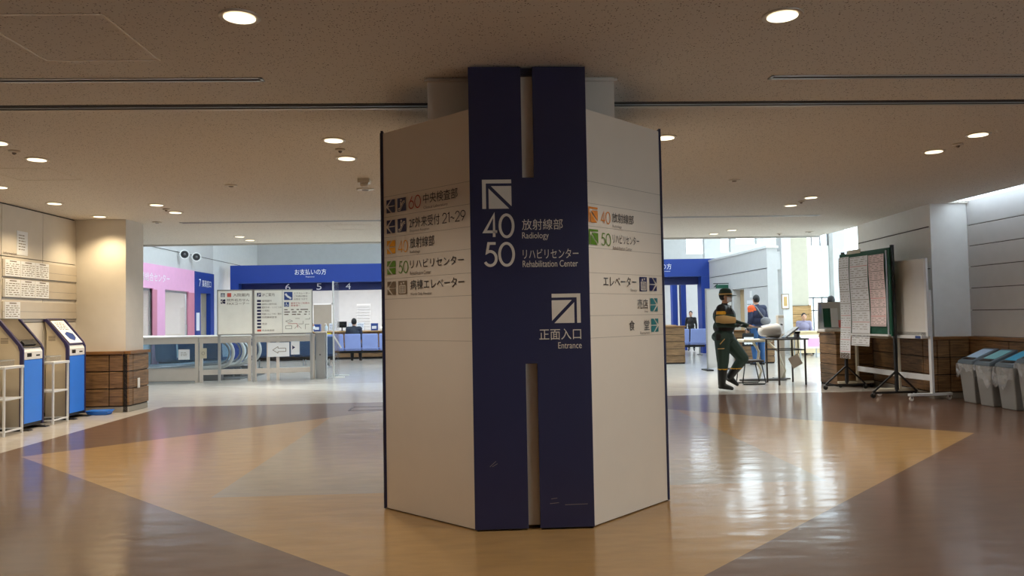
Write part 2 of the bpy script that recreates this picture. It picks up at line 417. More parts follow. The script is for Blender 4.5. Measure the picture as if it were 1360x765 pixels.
def wainscot(name, a, b, z1, joints, label, rows=3, cap=True, thick=0.09, ext0=0.0, ext1=0.0):
    """wood boards along a-b (outward is to the right of a->b), with grooves between boards"""
    a, b = Vector((*a, 0)), Vector((*b, 0)); t = (b - a).normalized(); n = Vector((t.y, -t.x, 0)); L = (b - a).length
    f = lambda u, v, w: tuple(a + t * u + n * w + Vector((0, 0, v)))
    m = MB().slot(1).prism(rect(0, L, 0.0, z1 - 0.04), f, 0, thick * 0.75)
    m.slot(2).prism(rect(-ext0, L + ext1, 0, 0.09), f, 0, thick * 0.85)
    m.slot(0); js = [0.0] + list(joints) + [L]; h = (z1 - 0.05 - 0.10) / rows
    for i in range(len(js) - 1):
        for r in range(rows):
            u0 = js[i] + (0.008 if i else -ext0); u1 = js[i + 1] - (0.008 if i < len(js) - 2 else -ext1)
            m.prism(rect(u0, u1, 0.10 + r * h + 0.007, 0.10 + (r + 1) * h - 0.007), f, 0.01, thick)
    if cap: m.slot(3).prism(rect(-ext0 - 0.0, L + ext1 + 0.02, z1 - 0.05, z1), f, -0.01, thick + 0.025)
    return struct(name, m, ['oak', 'slot_dark', 'door_grey', 'oak_cap'], label, 'wainscot', bevel=0.006)
wainscot('trim_2', (-6.45, 12.60), (-5.68, 12.58), 0.97, [0.56], 'brown wood wainscot facing the lobby beside the far blue kiosk')
# (outward is -y for a->b in +x)
wainscot('trim_3', (-5.68, 12.52), (-5.66, 13.2), 0.97, [0.14], 'sunlit wood wainscot on the end of the kiosk wall pier')
mb = MB(); mb.box(-5.575, -5.566, 12.78, 12.86, 0.36, 0.52)
build_outlet = build('wall_outlet', mb, 'white', bevel=0.003); tag(build_outlet, 'white outlet plate on the wood end of the left pier', 'outlet')

# right lobby wall
mb = MB().slot(1).box(RWX + 0.03, RWX + 0.25, 2.0, 11.9, 0, CEIL + 0.06).box(RWX + 0.03, RWX + 0.25, -4.2, 2.0, 2.73, CEIL + 0.06)
mb.slot(0)
zs = [0.0, 0.97, 1.38, 1.73, 2.07, 2.40, 2.73, CEIL + 0.06]
for i in range(7): mb.box(RWX, RWX + 0.03, -4.2 if i == 6 else 2.0, 11.9, zs[i] + 0.006, zs[i + 1] - 0.006)
struct('wall_right', mb, ['wall_grey', 'joint'], 'grey wall of wide horizontal panels above the row of bins', 'wall')
struct('wall_right_end', MB().zprism([(7.20, 11.90), (9.0, 11.90), (9.0, 14.85), (7.50, 14.85)], 0, CEIL), 'wall_bright', 'white pier wall behind the mobile boards', 'wall')
mb = MB()
for z in (2.05, 2.72): mb.hexa([(7.185, 11.95, z), (7.21, 11.95, z), (7.50, 14.8, z), (7.475, 14.8, z)], [(7.185, 11.95, z + .012), (7.21, 11.95, z + .012), (7.50, 14.8, z + .012), (7.475, 14.8, z + .012)])
struct('trim_4', mb, 'joint', 'dark panel joints on the pier wall behind the boards', 'trim')
wainscot('trim_5', (7.19, 11.91), (7.80, 11.91), 0.97, [0.20], 'dark wood wainscot at the corner behind the bins')
wainscot('trim_6', (7.52, 14.85), (7.20, 11.91), 0.97, [0.7, 1.9, 2.75], 'dark wood wainscot behind the mobile whiteboard', ext1=0.09)
wainscot('trim_7', (7.80, 11.82), (7.80, 2.0), 0.97, [0.9, 2.1, 3.3, 4.5, 5.7, 7.5], 'dark wood wainscot along the wall behind the bins')
struct('added_window_8', (lambda m: [m.box(RWX + .08, RWX + .09, -4.2, 2.0, 0, 2.73)] and m)(MB()), 'glass', 'unseen glazed entrance front added for daylight in the right wall near the viewer', 'window')  # assumed glazing out of view, added to bring neutral daylight onto the pillar
# skylight strip along the right wall
mb = MB().box(7.45, 7.47, -4.2, 11.85, CEIL + .0, CEIL + 0.5)
struct('trim_8', mb, 'wall_bright', 'white inner side of the skylight strip above the bins', 'trim')
struct('window_1', MB().box(7.47, 7.80, -4.2, 11.88, CEIL + 0.03, CEIL + 0.04), 'skylight_panel', 'long milky skylight strip along the right wall', 'window')
struct('wall_rear', MB().box(-6.7, 8.0, -4.4, -4.2, 0, CEIL + 0.5), 'wall_paint', 'plain lobby wall behind the viewer', 'wall')

# square column that the directory pillar wraps
mb = MB().box(-0.34 - 0.0, 0.98, 5.36, 6.97, 2.80, CEIL).box(0.342 - 0.62, 0.342 + 0.62, 5.45, 6.88, 0.0, 2.80)
mb.box(-0.36, 1.0, 5.34, 6.99, CEIL - 0.03, CEIL - 0.015)
struct('column', mb, 'wall_paint', 'square beige column rising out of the directory pillar to the ceiling', 'column')

# tall hall beyond: left wall with pink and blue fronts
mb = MB()
for y0, y1, z0, z1 in ((13.2, 26.4, 3.04, 7.0), (26.4, 31.6, 0, 7.0), (13.2, 19.0, 0, 3.04), ):
    mb.slot(1 if y0 > 26 else 0).box(-9.3, -9.0, y0, y1, z0, z1)
mb.slot(2).box(-8.998, -8.99, 13.2, 26.4, 3.52, 3.535).slot(2).box(-8.998, -8.99, 26.4, 31.6, 3.52, 3.535)
struct('wall_hall_left', mb, ['wall_grey', 'wall_bright', 'joint'], 'grey upper wall of the tall hall above the pink fascia', 'wall')
mb = MB().slot(0)
mb.box(-9.07, -8.97, 19.0, 24.61, 2.37, 3.04).box(-9.07, -8.97, 21.55, 22.35, 0, 2.37).box(-9.07, -8.97, 24.15, 24.61, 0, 2.37)
mb.slot(1).box(-9.06, -8.99, 21.50, 21.55, 0, 2.37).box(-9.065, -8.968, 24.12, 24.61, 0, 2.34).box(-9.065, -8.968, 21.5, 21.8, 0, 2.34)
struct('wall_pink', mb, ['pink', 'rose'], 'pink shop-front style wall of the consultation centre', 'wall')
mb = MB().box(-9.2, -8.96, 24.62, 26.38, 2.36, 3.03).box(-9.2, -8.96, 24.62, 25.13, 0, 2.36).box(-9.2, -8.96, 26.03, 26.38, 0, 2.36)
struct('wall_blue', mb, 'royal', 'deep blue wall front with a narrow doorway beside the pink front', 'wall')
struct('wall_room_left', MB().box(-11.6, -11.4, 18.5, 26.6, 0, 3.2).box(-11.4, -9.3, 18.5, 18.6, 0, 3.2).box(-11.4, -9.3, 26.5, 26.6, 0, 3.2).box(-11.6, -9.25, 18.5, 26.6, 3.06, 3.2), 'wall_paint', 'inner walls of the room behind the pink front', 'wall')
def glass_door(name, y0, y1, label):
    m = MB()
    for a, b in ((y0, y0 + 0.06), (y1 - 0.06, y1)): m.box(-9.06, -9.02, a, b, 0, 2.36)
    m.box(-9.06, -9.02, y0, y1, 2.30, 2.36).box(-9.06, -9.02, y0, y1, 0.0, 0.06)
    o = struct(name, m, 'alu', label, 'door')
    build('pane', MB().box(-9.045, -9.035, y0 + 0.06, y1 - 0.06, 0.06, 2.30), 'glass_tint', o)
    ym = y1 - 0.16
    build('door_handle', MB().tube([(-9.02, ym, 0.85), (-8.97, ym, 0.87), (-8.97, ym, 1.35), (-9.02, ym, 1.37)], 0.016), 'steel', o)
    return o
glass_door('door_1', 19.2, 21.5, 'glass sliding door left of the pink wall post')
glass_door('door_2', 22.35, 24.12, 'glass sliding door right of the pink wall post')
o = struct('door_3', MB().box(-9.16, -9.10, 25.55, 26.03, 0, 2.36), 'door_grey', 'grey door standing open in the blue wall front', 'door')
F = Face((-8.965, 19.0, 0), (0, 1, 0))
lt = thing('wall_lettering', 'white lettering of the consultation centre on the pink fascia', 'sign', (0, 0, 0))
lettering(lt, F, '医療連携総合センター', 0.9, 3.65, 2.56, 2.80, 'letter_white')
F = Face((-8.955, 24.62, 0), (0, 1, 0))
lt = thing('wall_lettering', 'white lettering with a 7 on the blue wall front', 'sign', (0, 0, 0))
lettering(lt, F, '7', 0.35, 0.50, 2.56, 2.80, 'letter_white'); lettering(lt, F, '薬局窓口', 0.62, 1.45, 2.56, 2.78, 'letter_white')
tag(build('paper_notice', MB().box(-8.955, -8.95, 24.72, 25.0, 1.15, 1.72), 'paper'), 'white paper notice on the blue wall beside its doorway', 'notice')
for k, (y, lab) in enumerate(((23.34, 'round black air nozzle high on the grey wall, nearer of two'), (24.30, 'round black air nozzle high on the grey wall, farther of two'))):
    t = thing('air_nozzle', lab, 'air vent', (-8.80, y, 3.45), radians(-58)); t.scale = (.75, .75, .75)
    r = MB()
    for rr in (0.17,): r.tube([(0.03, rr * cos(a * pi / 12), rr * sin(a * pi / 12)) for a in range(24)], 0.022, 8, closed=True)
    build('ring', r, 'white', t, smooth=True)
    build('nozzle', MB().tube([(0.012, 0, 0), (0.05, 0, 0)], [0.155, 0.14], 20), 'black', t)
    build('core', MB().ball((0.05, 0, 0), 0.05), 'alu_dark', t, smooth=True); build('sleeve', MB().tube([(-.02, 0, 0), (.03, 0, 0)], .165, 20), 'wall_grey', t); build('bracket', MB().bar((-.02, 0, 0), (-.13, -.20, 0), .08), 'wall_grey', t)

# back office wall, header frame and inner ceiling
mb = MB()
WX0, WX1, WZ0, WZ1 = 8.66, 9.46, 3.9, 4.75
mb.slot(0).box(-9.3, WX0, 31.6, 31.85, 0, 7).box(WX0, WX1, 31.6, 31.85, 0, WZ0).box(WX0, WX1, 31.6, 31.85, WZ1, 7).box(WX1, 9.6, 31.6, 31.85, 0, 7)
mb.slot(1).box(-9.2, 8.6, 31.592, 31.6, 3.63, 3.645)
struct('wall_back', mb, ['wall_grey', 'joint'], 'pale back wall of the payment office and hall', 'wall')
struct('window_2', MB().box(WX0, WX1, 31.72, 31.74, WZ0, WZ1), 'glass', 'bright high window above the right end of the blue frame', 'window')
struct('ceiling_office', MB().box(-8.5, 8.2, 27.6, 31.6, 3.28, 3.34), 'wall_bright', 'white inner ceiling of the payment office', 'ceiling')
mb = MB().slot(0).box(-8.62, 8.49, 27.0, 27.5, 2.73, 3.36).box(-8.62, -8.33, 27.0, 27.5, 0, 2.73).box(7.90, 8.49, 27.0, 27.5, 0, 2.73)
mb.slot(1).box(-8.33, 7.90, 27.35, 27.6, 2.46, 2.73)
mb.slot(2).box(8.22, 8.235, 26.99, 27.0, 0, 3.36).box(7.90, 8.49, 26.99, 27.0, 2.72, 2.735).box(-8.33, 7.90, 26.995, 27.0, 2.73, 2.75)
frame_o = struct('trim_9', mb, ['royal', 'royal_dark', 'icon_blue'], 'royal blue frame over the payment counter', 'frame')
F = Face((0, 26.99, 0), (1, 0, 0))
lt = thing('wall_lettering', 'white payment lettering on the blue header left of the pillar', 'sign')
lettering(lt, F, 'お支払いの方', -6.40, -5.32, 3.00, 3.20, 'letter_white', w=0.006); lettering(lt, F, 'Payment', -6.02, -5.72, 2.90, 2.95, 'letter_white', w=0.006)
lt = thing('wall_lettering', 'white lettering ending at the right end of the blue header', 'sign')
lettering(lt, F, 'お支払いの方', 5.72, 6.84, 3.00, 3.20, 'letter_white', w=0.006); lettering(lt, F, 'Payment', 6.40, 6.80, 2.90, 2.95, 'letter_white', w=0.006)
F2 = Face((0, 27.345, 0), (1, 0, 0))
for d, x, lab in (('6', -6.73, 'white numeral six above the guide signboard on the dark blue band'), ('5', -5.64, 'white numeral five at the right end of the guide signboard'), ('4', -4.62, 'white numeral four on the dark blue band over the seated man')):
    o = lettering(None, F2, d, x - 0.09, x + 0.09, 2.49, 2.71, 'letter_white', name='counter_number', w=0.006)
    tag(o, lab, 'sign')
def linear_lamp(x0, x1, y, label):
    t = thing('linear_lamp', label, 'ceiling light', ((x0 + x1) / 2, y, 3.279 if x1 > -9 else 3.059)); h = (x1 - x0) / 2
    build('housing', MB().box(-h, h, -0.12, 0.12, -0.08, 0), 'white', t, bevel=0.005)
    build('diffuser', MB().box(-h + 0.02, h - 0.02, -0.1, 0.1, -0.095, -0.08), 'lamp_white', t)
    ld = bpy.data.lights.new('lamp', 'AREA'); ld.shape = 'RECTANGLE'; ld.size = 2 * h; ld.size_y = 0.2; ld.energy = 90 if x1 > -9 else 110; ld.color = (0.95, 0.98, 1)
    lo = bpy.data.objects.new('lamp', ld); COL.objects.link(lo); lo.parent = t; lo.location = (0, 0, -0.11)
linear_lamp(-7.3, -6.1, 29.0, 'leftmost white linear lamp in the payment office')
linear_lamp(-10.9, -9.7, 21.6, 'added white linear lamp brightening the room behind the pink front, left door')  # added lamp, brightens the interior behind the glass doors
linear_lamp(-10.9, -9.7, 23.6, 'added white linear lamp brightening the room behind the pink front, right door')  # also an added lamp, for the interior seen through the right door
linear_lamp(-4.9, -3.5, 29.0, 'white linear lamp in the payment office right of the grey door')
linear_lamp(-2.6, -1.2, 29.0, 'white linear lamp over the office behind the pillar')
linear_lamp(4.6, 6.8, 29.0, 'white linear lamp over the office right of the pillar')
struct('door_4', MB().slot(0).box(-6.74, -6.01, 31.55, 31.6, 0, 2.04).slot(1).box(-6.80, -6.74, 31.54, 31.6, 0, 2.1).box(-6.01, -5.95, 31.54, 31.6, 0, 2.1).box(-6.8, -5.95, 31.54, 31.6, 2.04, 2.1), ['door_grey', 'wall_bright'], 'grey office door at the back of the payment office', 'door')
lv = thing('wall_louvre', 'white slatted louvre on the back wall of the office', 'vent', (-4.72, 31.6, 0))
m = MB(); m.box(-0.28, 0.28, -0.02, 0, 0.95, 2.05)
build('frame', m, 'white', lv); m = MB()
for k in range(9): m.box(-0.26, 0.26, -0.06, -0.02, 1.0 + k * 0.115, 1.07 + k * 0.115)
build('louvre_blades', m, 'wall_grey', lv)

# right part of the tall hall
mb = MB()
mb.slot(0).box(8.2, 8.5, 21.5, 23.47, 0, 3.26).box(8.2, 8.5, 24.46, 27.4, 0, 3.26).box(8.2, 8.5, 23.47, 24.46, 2.14, 3.26)
mb.slot(1).box(8.19, 8.2, 21.5, 27.0, 2.66, 2.675).box(8.19, 8.2, 21.5, 27.0, 2.15, 2.162)
mb.slot(2).box(8.17, 8.53, 21.46, 27.4, 3.24, 3.30)
struct('wall_hall_right', mb, ['wall_grey', 'joint', 'wall_bright'], 'free-standing pale panelled wall right of the blue frame', 'wall')
struct('door_5', MB().box(8.42, 8.47, 23.47, 24.46, 0, 2.14), 'door_tan', 'tan door in the pale wall behind the guard', 'door')
mb = MB()
B = 28.5
for x0, x1, z0, z1 in ((8.5, 9.12, 3.3, 7), (9.12, 9.5, 3.3, 3.7), (9.12, 9.5, 6.8, 7), (9.5, 9.7, 3.3, 7), (9.7, 10.5, 6.8, 7), (9.7, 10.5, 3.3, 4.0), (10.5, 10.9, 3.3, 7), (8.5, 10.9, 0, 3.3), (10.9, 11.42, 0, 4.2), (10.9, 11.05, 4.2, 7), (11.05, 12.1, 6.8, 7)):
    mb.slot(2).box(x0, x1, B, B + 0.25, z0, z1)
mb.slot(1).box(11.42, 12.37, B - 0.15, B + 0.25, 0, 4.2).box(12.1, 12.37, B - 0.15, B + 0.25, 4.2, 7)
mb.slot(0).box(12.37, 13.30, B, B + 0.25, 6.8, 7).box(12.37, 13.3, B, B + 0.25, 0, 0.5).box(13.75, 19, B, B + 0.25, 6.8, 7).box(13.75, 19, B, B + 0.25, 0, 0.6)
mb.slot(3).box(13.28, 13.75, B - 0.3, B + 0.25, 0, 7)
struct('wall_back_right', mb, ['wall_grey', 'wall_cream', 'wall_bright', 'wall_grey'], 'white far wall of the hall with tall windows', 'wall')
struct('column.001', MB().box(10.15, 10.47, 25.3, 25.7, 0, 7), 'wall_grey', 'slim grey column carrying a framed picture far right', 'column')
struct('trim_10', MB().zprism([(9.35, 25.4), (10.15, 25.4), (10.15, 25.7), (9.35, 25.7)], 2.85, 3.45), 'wall_grey', 'grey boxed duct meeting the slim far column', 'duct')
struct('window_3', MB().box(9.12, 9.5, B + 0.1, B + 0.12, 3.7, 6.8), 'glass', 'small high window above the pale panelled wall', 'window')
struct('window_4', MB().box(9.7, 10.5, B + 0.1, B + 0.12, 4.0, 6.8), 'glass', 'upper strip window left of the slim far column', 'window')
struct('window_9', MB().box(11.05, 12.1, B + 0.1, B + 0.12, 4.2, 6.8), 'glass', 'clerestory window above the white wall with wood panelling', 'window')
wn = struct('window_5', MB().box(12.37, 13.28, B + 0.1, B + 0.12, 0.5, 6.8), 'glass', 'tall bright window with roller blind at the far right', 'window')
m = MB()
for x in (12.37, 12.62, 12.95, 13.24): m.box(x, x + 0.04, B + 0.06, B + 0.14, 0.5, 6.8)
for z in (0.5, 1.42, 1.9): m.box(12.37, 13.28, B + 0.06, B + 0.14, z, z + 0.05)
build('window_frame', m, 'alu_dark', wn)
o = build('roller_blind', MB().box(12.39, 13.27, B + 0.02, B + 0.03, 1.95, 3.9), 'blind'); tag(o, 'white roller blind drawn most of the way down the far window', 'blind')
wn = struct('window_6', MB().box(13.75, 19, B + 0.1, B + 0.12, 0.6, 6.8), 'glass', 'wide far window seen above the notice board', 'window')
m = MB()
for x in (13.75, 14.9, 16.1, 17.3, 18.5): m.box(x, x + 0.06, B + 0.06, B + 0.14, 0.6, 6.8)
for z in (0.6, 2.0): m.box(13.75, 19, B + 0.06, B + 0.14, z, z + 0.06)
build('window_frame', m, 'alu_dark', wn)
m = MB().slot(1).box(11.44, 12.40, B - 0.22, B - 0.15, 0, 1.64)
for k in range(5): m.slot(0).box(11.46, 12.33, B - 0.24, B - 0.2, 0.05 + k * 0.317, 0.05 + k * 0.317 + 0.300)
m.slot(0).box(12.33, 12.42, B - 0.25, B - 0.1, 0, 1.66)
struct('trim_11', m, ['oak_light', 'slot_dark'], 'light wood panelling under the far white wall', 'wainscot')
struct('wall_far_side', MB().box(18.8, 19, 14.85, 28.6, 0, 0.6).box(18.8, 19, 14.85, 28.6, 6.7, 7).box(18.8, 19, 14.85, 15.2, 0, 7).box(18.8, 19, 19.4, 19.8, 0, 7).box(18.8, 19, 23.9, 24.3, 0, 7).box(18.8, 19, 28.2, 28.6, 0, 7).box(9.0, 19, 14.7, 14.85, 0, 7), 'wall_bright', 'white side wall of the tall hall, out at the right', 'wall')
struct('added_window_10', MB().box(18.88, 18.9, 15.2, 28.2, .6, 6.7), 'glass', 'unseen window wall added for daylight along the far side of the hall, out at the right', 'window')  # out of view; added to send daylight across towards the kiosk wall
# hall roof: solid band over the lobby edge and back, glass in the middle
mb = MB().box(-9.3, 19, 16.8, 18.0, 7.0, 7.2).box(-9.3, 19, 23.0, 31.9, 7.0, 7.2)
for x in (-9.3, -3.6, 2.0, 7.6, 13.2, 18.6): mb.box(x, x + 0.4, 18.0, 23.0, 7.0, 7.2)
mb.box(-13, 19, 16.76, 16.86, CEIL + 0.4, 7.2)
struct('ceiling_hall', mb, 'wall_bright', 'white roof of the tall daylit hall', 'ceiling')
struct('added_window_7', MB().box(-9.3, 19, 18.0, 23.0, 7.08, 7.10), 'glass', 'unseen long glass roof strip added to daylight the tall hall', 'window')  # unseen roof glass, added and sized for the daylight it gives the hall

# ------------------------------------------------------------ directory pillar
PX, PY, HB, HA, CH = 0.342, 6.165, 1.065, 0.39, 2.80      # centre, half width, half of a navy face, panel height
pil = thing('directory_pillar', 'large eight-sided directory pillar with navy corners and white sign panels', 'sign pillar', (PX, PY, 0))
def sideframe(k):                                        # k quarter turns: navy face frame (origin at face centre, bottom)
    a = k * pi / 2; R = Matrix.Rotation(a, 3, 'Z')
    return R
NAVY_TOP = CEIL - 0.012
for k in range(4):
    R = sideframe(k)
    # navy corner panel with two slots
    if k % 2 == 0:
        poly = [(-HA - .004, 0.012), (-0.042, 0.012), (-0.042, 1.09), (0.036, 1.09), (0.036, 0.012), (HA + .004, 0.012), (HA + .004, NAVY_TOP), (0.036, NAVY_TOP), (0.036, 2.33), (-0.042, 2.33), (-0.042, NAVY_TOP), (-HA - .004, NAVY_TOP)]
    else:
        poly = rect(-HA - .004, HA + .004, 0.012, CH + 0.02)
    build('corner_panel', MB().prism(poly, lambda u, v, w: tuple(R @ Vector((u, -HB + w, v))), -0.012 if k % 2 == 0 else 0.0, 0.018), 'navy', pil, bevel=0.0015)
    if k % 2 == 0:
        build('slot_back', MB().prism(rect(-0.07, 0.07, 0.02, 1.12), lambda u, v, w: tuple(R @ Vector((u, -HB + w, v))), 0.045, 0.055).prism(rect(-0.07, 0.07, 2.30, NAVY_TOP), lambda u, v, w: tuple(R @ Vector((u, -HB + w, v))), 0.045, 0.055), 'panel_ivory', pil)
        build('slot_bar', MB().prism(rect(-0.05, 0.045, NAVY_TOP - 0.05, NAVY_TOP), lambda u, v, w: tuple(R @ Vector((u, -HB + w, v))), 0.019, 0.044), 'navy_edge', pil)
    # white chamfer panel to the left of this navy face (seen from outside)
    o = R @ Vector((-HB, -HA + 0.01, 0)); e = R @ Vector((-HA + 0.01, -HB, 0)); d = (e - o); L = d.length
    f = Face(o, d)
    m = MB().slot(0); f.slab(m, rect(0.0, L, 0.008, CH), -0.03, -0.004)
    if k in (0, 1):
        m.slot(1)
        for z in ((1.245, 1.40, 1.55, 1.70, 1.86, 2.01, 2.162, 2.315) if k == 0 else (1.25, 1.40, 1.55, 1.69, 1.86, 2.005, 2.16, 2.31)):
            f.slab(m, rect(0.012, L - 0.012, z - 0.0012, z + 0.0012), -0.006, -0.0035)
    build('side_panel', m, ['panel_ivory', 'panel_line'], pil)
    build('panel_edge', f.slab(f.slab(MB(), rect(-0.004, 0.006, 0.004, CH + 0.005), -0.034, 0.006), rect(L - 0.006, L + 0.004, 0.004, CH + 0.0), -0.034, -0.002), 'navy_edge', pil)

def icon_corner(mb, f, x0, z0, s, flip=False, w=0.004):
    """diagonal arrow sign: L-shaped bars and a split square"""
    g = (lambda u, v: (x0 + s * (1 - u), z0 + s * (1 - v))) if flip else (lambda u, v: (x0 + s * u, z0 + s * (1 - v)))
    for poly in ([(0, 0), (1, 0), (1, .13), (.13, .13), (.13, 1), (0, 1)], [(.30, .22), (1, .22), (1, .92)], [(.22, .30), (.92, 1), (.22, 1)]):
        f.flat(mb, [g(*p) for p in poly], w)
    return mb
def icon_left(mb, f, x0, z0, s, right=False, w=0.004):
    g = (lambda u, v: (x0 + s * (1 - u), z0 + s * (1 - v))) if right else (lambda u, v: (x0 + s * u, z0 + s * (1 - v)))
    for poly in ([(0, 0), (.52, 0), (0, .44)], [(.66, 0), (1, 0), (1, .46), (.20, .46)], [(.20, .54), (1, .54), (1, 1), (.66, 1)], [(0, .56), (.52, 1), (0, 1)]):
        f.flat(mb, [g(*p) for p in poly], w)
    return mb
def stroke(f, mb, pts, t, w):
    for (a, b) in zip(pts[:-1], pts[1:]):
        d = Vector((b[0] - a[0], b[1] - a[1])); d.normalize(); n = Vector((-d.y, d.x)) * t / 2
        f.flat(mb, [(a[0] + n.x, a[1] + n.y), (b[0] + n.x, b[1] + n.y), (b[0] - n.x, b[1] - n.y), (a[0] - n.x, a[1] - n.y)], w)
def disc(f, mb, c, r, w): f.flat(mb, [(c[0] + r * cos(a * pi / 6), c[1] + r * sin(a * pi / 6)) for a in range(12)], w)
def pictogram(parent, f, kind, x0, z0, sx, sz, back, fg):
    m = MB().slot(0); f.flat(m, rect(x0, x0 + sx, z0, z0 + sz), 0.003)
    m.slot(1); P = lambda u, v: (x0 + sx * u, z0 + sz * v)
    if kind == 'escalator':
        stroke(f, m, [P(.12, .2), P(.32, .2), P(.70, .72), P(.9, .72)], sx * .09, .005)
        stroke(f, m, [P(.12, .08), P(.38, .08), P(.76, .6), P(.92, .6)], sx * .05, .005)
        disc(f, m, P(.46, .82), sx * .09, .005); stroke(f, m, [P(.44, .70), P(.42, .42)], sx * .13, .005)
    else:
        stroke(f, m, [P(.16, .10), P(.84, .10), P(.84, .64), P(.16, .64), P(.16, .10)], sx * .06, .005)
        for u in (.32, .5, .68):
            disc(f, m, P(u, .52), sx * .06, .005); stroke(f, m, [P(u, .44), P(u, .16)], sx * .10, .005)
        f.flat(m, [P(.26, .74), P(.46, .74), P(.36, .9)], .005); f.flat(m, [P(.54, .9), P(.64, .74), P(.74, .9)], .005)
    return build('pictogram', m, [back, fg], parent)

# front navy face
def arc(cx, cy, rx, ry, a0, a1, n=20): return [(cx + rx * cos(radians(a0 + (a1 - a0) * k / n)), cy + ry * sin(radians(a0 + (a1 - a0) * k / n))) for k in range(n + 1)]
DIGITS = {'0': (.76, [arc(.38, .5, .38, .5, 0, 360, 36)]), '1': (.28, [[(.0, .86), (.2, 1.0), (.2, 0)]]), '2': (.62, [arc(.31, .69, .29, .31, 170, -30, 18) + [(.0, .0), (.62, .0)]]),
          '4': (.72, [[(.54, 0), (.54, 1.0), (.0, .24), (.72, .24)]]), '5': (.62, [[(.58, 1.0), (.20, 1.0)] + arc(.28, .32, .32, .32, 122, -150, 22)]),
          '6': (.64, [arc(.32, .31, .32, .31, 0, 360, 30), [(.46, 1.0), (.07, .48)]]), '9': (.64, [arc(.32, .69, .32, .31, 0, 360, 30), [(.18, .0), (.57, .52)]]), '~': (.5, [arc(.13, .42, .13, .09, 180, 0, 8) + arc(.38, .42, .12, .09, 180, 360, 8)[1:]])}
def numerals(parent, f, text, x0, x1, z0, z1, m, weight=.10, w=0.003, gap=.16):
    W_ = sum(DIGITS[c][0] for c in text) + gap * (len(text) - 1); sx = (x1 - x0) / W_; h = z1 - z0; t = weight * h; x = 0; mb = MB()
    for c in text:
        for pl in DIGITS[c][1]:
            pts = [Vector((x0 + t / 2 + (x + u) * (x1 - x0 - t) / W_, z0 + t / 2 + v * (h - t))) for u, v in pl]; n = len(pts); L = []; Rr = []
            closed = (pts[0] - pts[-1]).length < 1e-6
            for i in range(n):
                a = pts[i - 1] if i else (pts[-2] if closed else pts[0]); b = pts[i + 1] if i < n - 1 else (pts[1] if closed else pts[-1])
                d1 = (pts[i] - a); d2 = (b - pts[i]); d1 = d1.normalized() if d1.length > 1e-9 else d2.normalized(); d2 = d2.normalized() if d2.length > 1e-9 else d1
                tt = (d1 + d2).normalized(); nn = Vector((-tt.y, tt.x)); k = min(2.2, 1 / max(.3, abs(nn.dot(Vector((-d1.y, d1.x))))))
                L.append(pts[i] + nn * t / 2 * k); Rr.append(pts[i] - nn * t / 2 * k)
            for i in range(n - 1): f.flat(mb, [tuple(L[i]), tuple(L[i + 1]), tuple(Rr[i + 1]), tuple(Rr[i])], w)
        x += DIGITS[c][0] + gap
    return build('numeral', mb, m, parent)
F = Face((0, -HB - 0.012, 0), (1, 0, 0))
build('arrow_icon', icon_corner(MB(), F, -0.312, 2.122, 0.195), 'letter_cream', pil)
numerals(pil, F, '40', -0.308, -0.100, 1.925, 2.090, 'letter_cream', weight=.11); numerals(pil, F, '50', -0.308, -0.100, 1.735, 1.900, 'letter_cream', weight=.11)
lettering(pil, F, '放射線部', -0.050, 0.222, 1.978, 2.050, 'letter_cream'); lettering(pil, F, 'Radiology', -0.050, 0.128, 1.908, 1.962, 'letter_cream')
lettering(pil, F, 'リハビリセンター', -0.048, 0.324, 1.786, 1.850, 'letter_cream'); lettering(pil, F, 'Rehabilitation Center', -0.050, 0.318, 1.730, 1.774, 'letter_cream')
build('arrow_icon', (lambda m: [F.flat(m, [(0.138 + .192 * (1 - u), 1.355 + .195 * (1 - v)) for u, v in poly]) for poly in ([(0, 0), (1, 0), (1, .13), (.13, .13), (.13, 1), (0, 1)], [(.30, .22), (1, .22), (1, .92)], [(.22, .30), (.92, 1), (.22, 1)])] and m)(MB()), 'letter_cream', pil)
lettering(pil, F, '正面入口', 0.052, 0.330, 1.245, 1.318, 'letter_cream'); lettering(pil, F, 'Entrance', 0.176, 0.332, 1.186, 1.228, 'letter_cream')
m = MB()
for a, b in (((-.29, .42), (-.25, .455)), ((-.275, .42), (-.24, .44)), ((.10, .17), (.16, .175)), ((.11, .20), (.15, .205)), ((.2, .16), (.35, .162))):
    stroke(F, m, [a, b], .003, .0012)
build('scuff_marks', m, 'panel_line', pil)

# left white panel (reads from the outer edge inwards)
oL = Vector((-HB, -HA + 0.01, 0)); F = Face(oL + (Vector((1, -1, 0)).normalized().cross(Vector((0, 0, 1)))) * 0.0, (1, -1, 0)); F.o = F.o - F.n * 0.003
rows = (2.238, 2.086, 1.934, 1.782, 1.630)
SQ = 0.098
for z, ic, c in zip(rows, ('escalator', 'escalator', None, None, 'elevator'), ('icon_navy', 'icon_navy', 'yellow', 'green', 'taupe')):
    build('arrow_icon', icon_left(MB(), F, 0.060, z - SQ / 2, SQ), c, pil)
    if ic: pictogram(pil, F, ic, 0.186, z - SQ / 2, SQ, SQ, c, 'panel_ivory')
numerals(pil, F, '60', 0.314, 0.450, 2.192, 2.288, 'letter_red', weight=.085); lettering(pil, F, '中央検査部', 0.475, 0.830, 2.215, 2.288, 'letter_dark'); lettering(pil, F, 'Clinical Laboratory', 0.478, 0.73, 2.172, 2.198, 'letter_grey')
lettering(pil, F, '2F外来受付', 0.318, 0.645, 2.055, 2.130, 'letter_dark'); numerals(pil, F, '21~29', 0.672, 0.905, 2.055, 2.128, 'letter_dark', weight=.085); lettering(pil, F, 'Outpatient Reception', 0.322, 0.535, 2.022, 2.044, 'letter_grey')
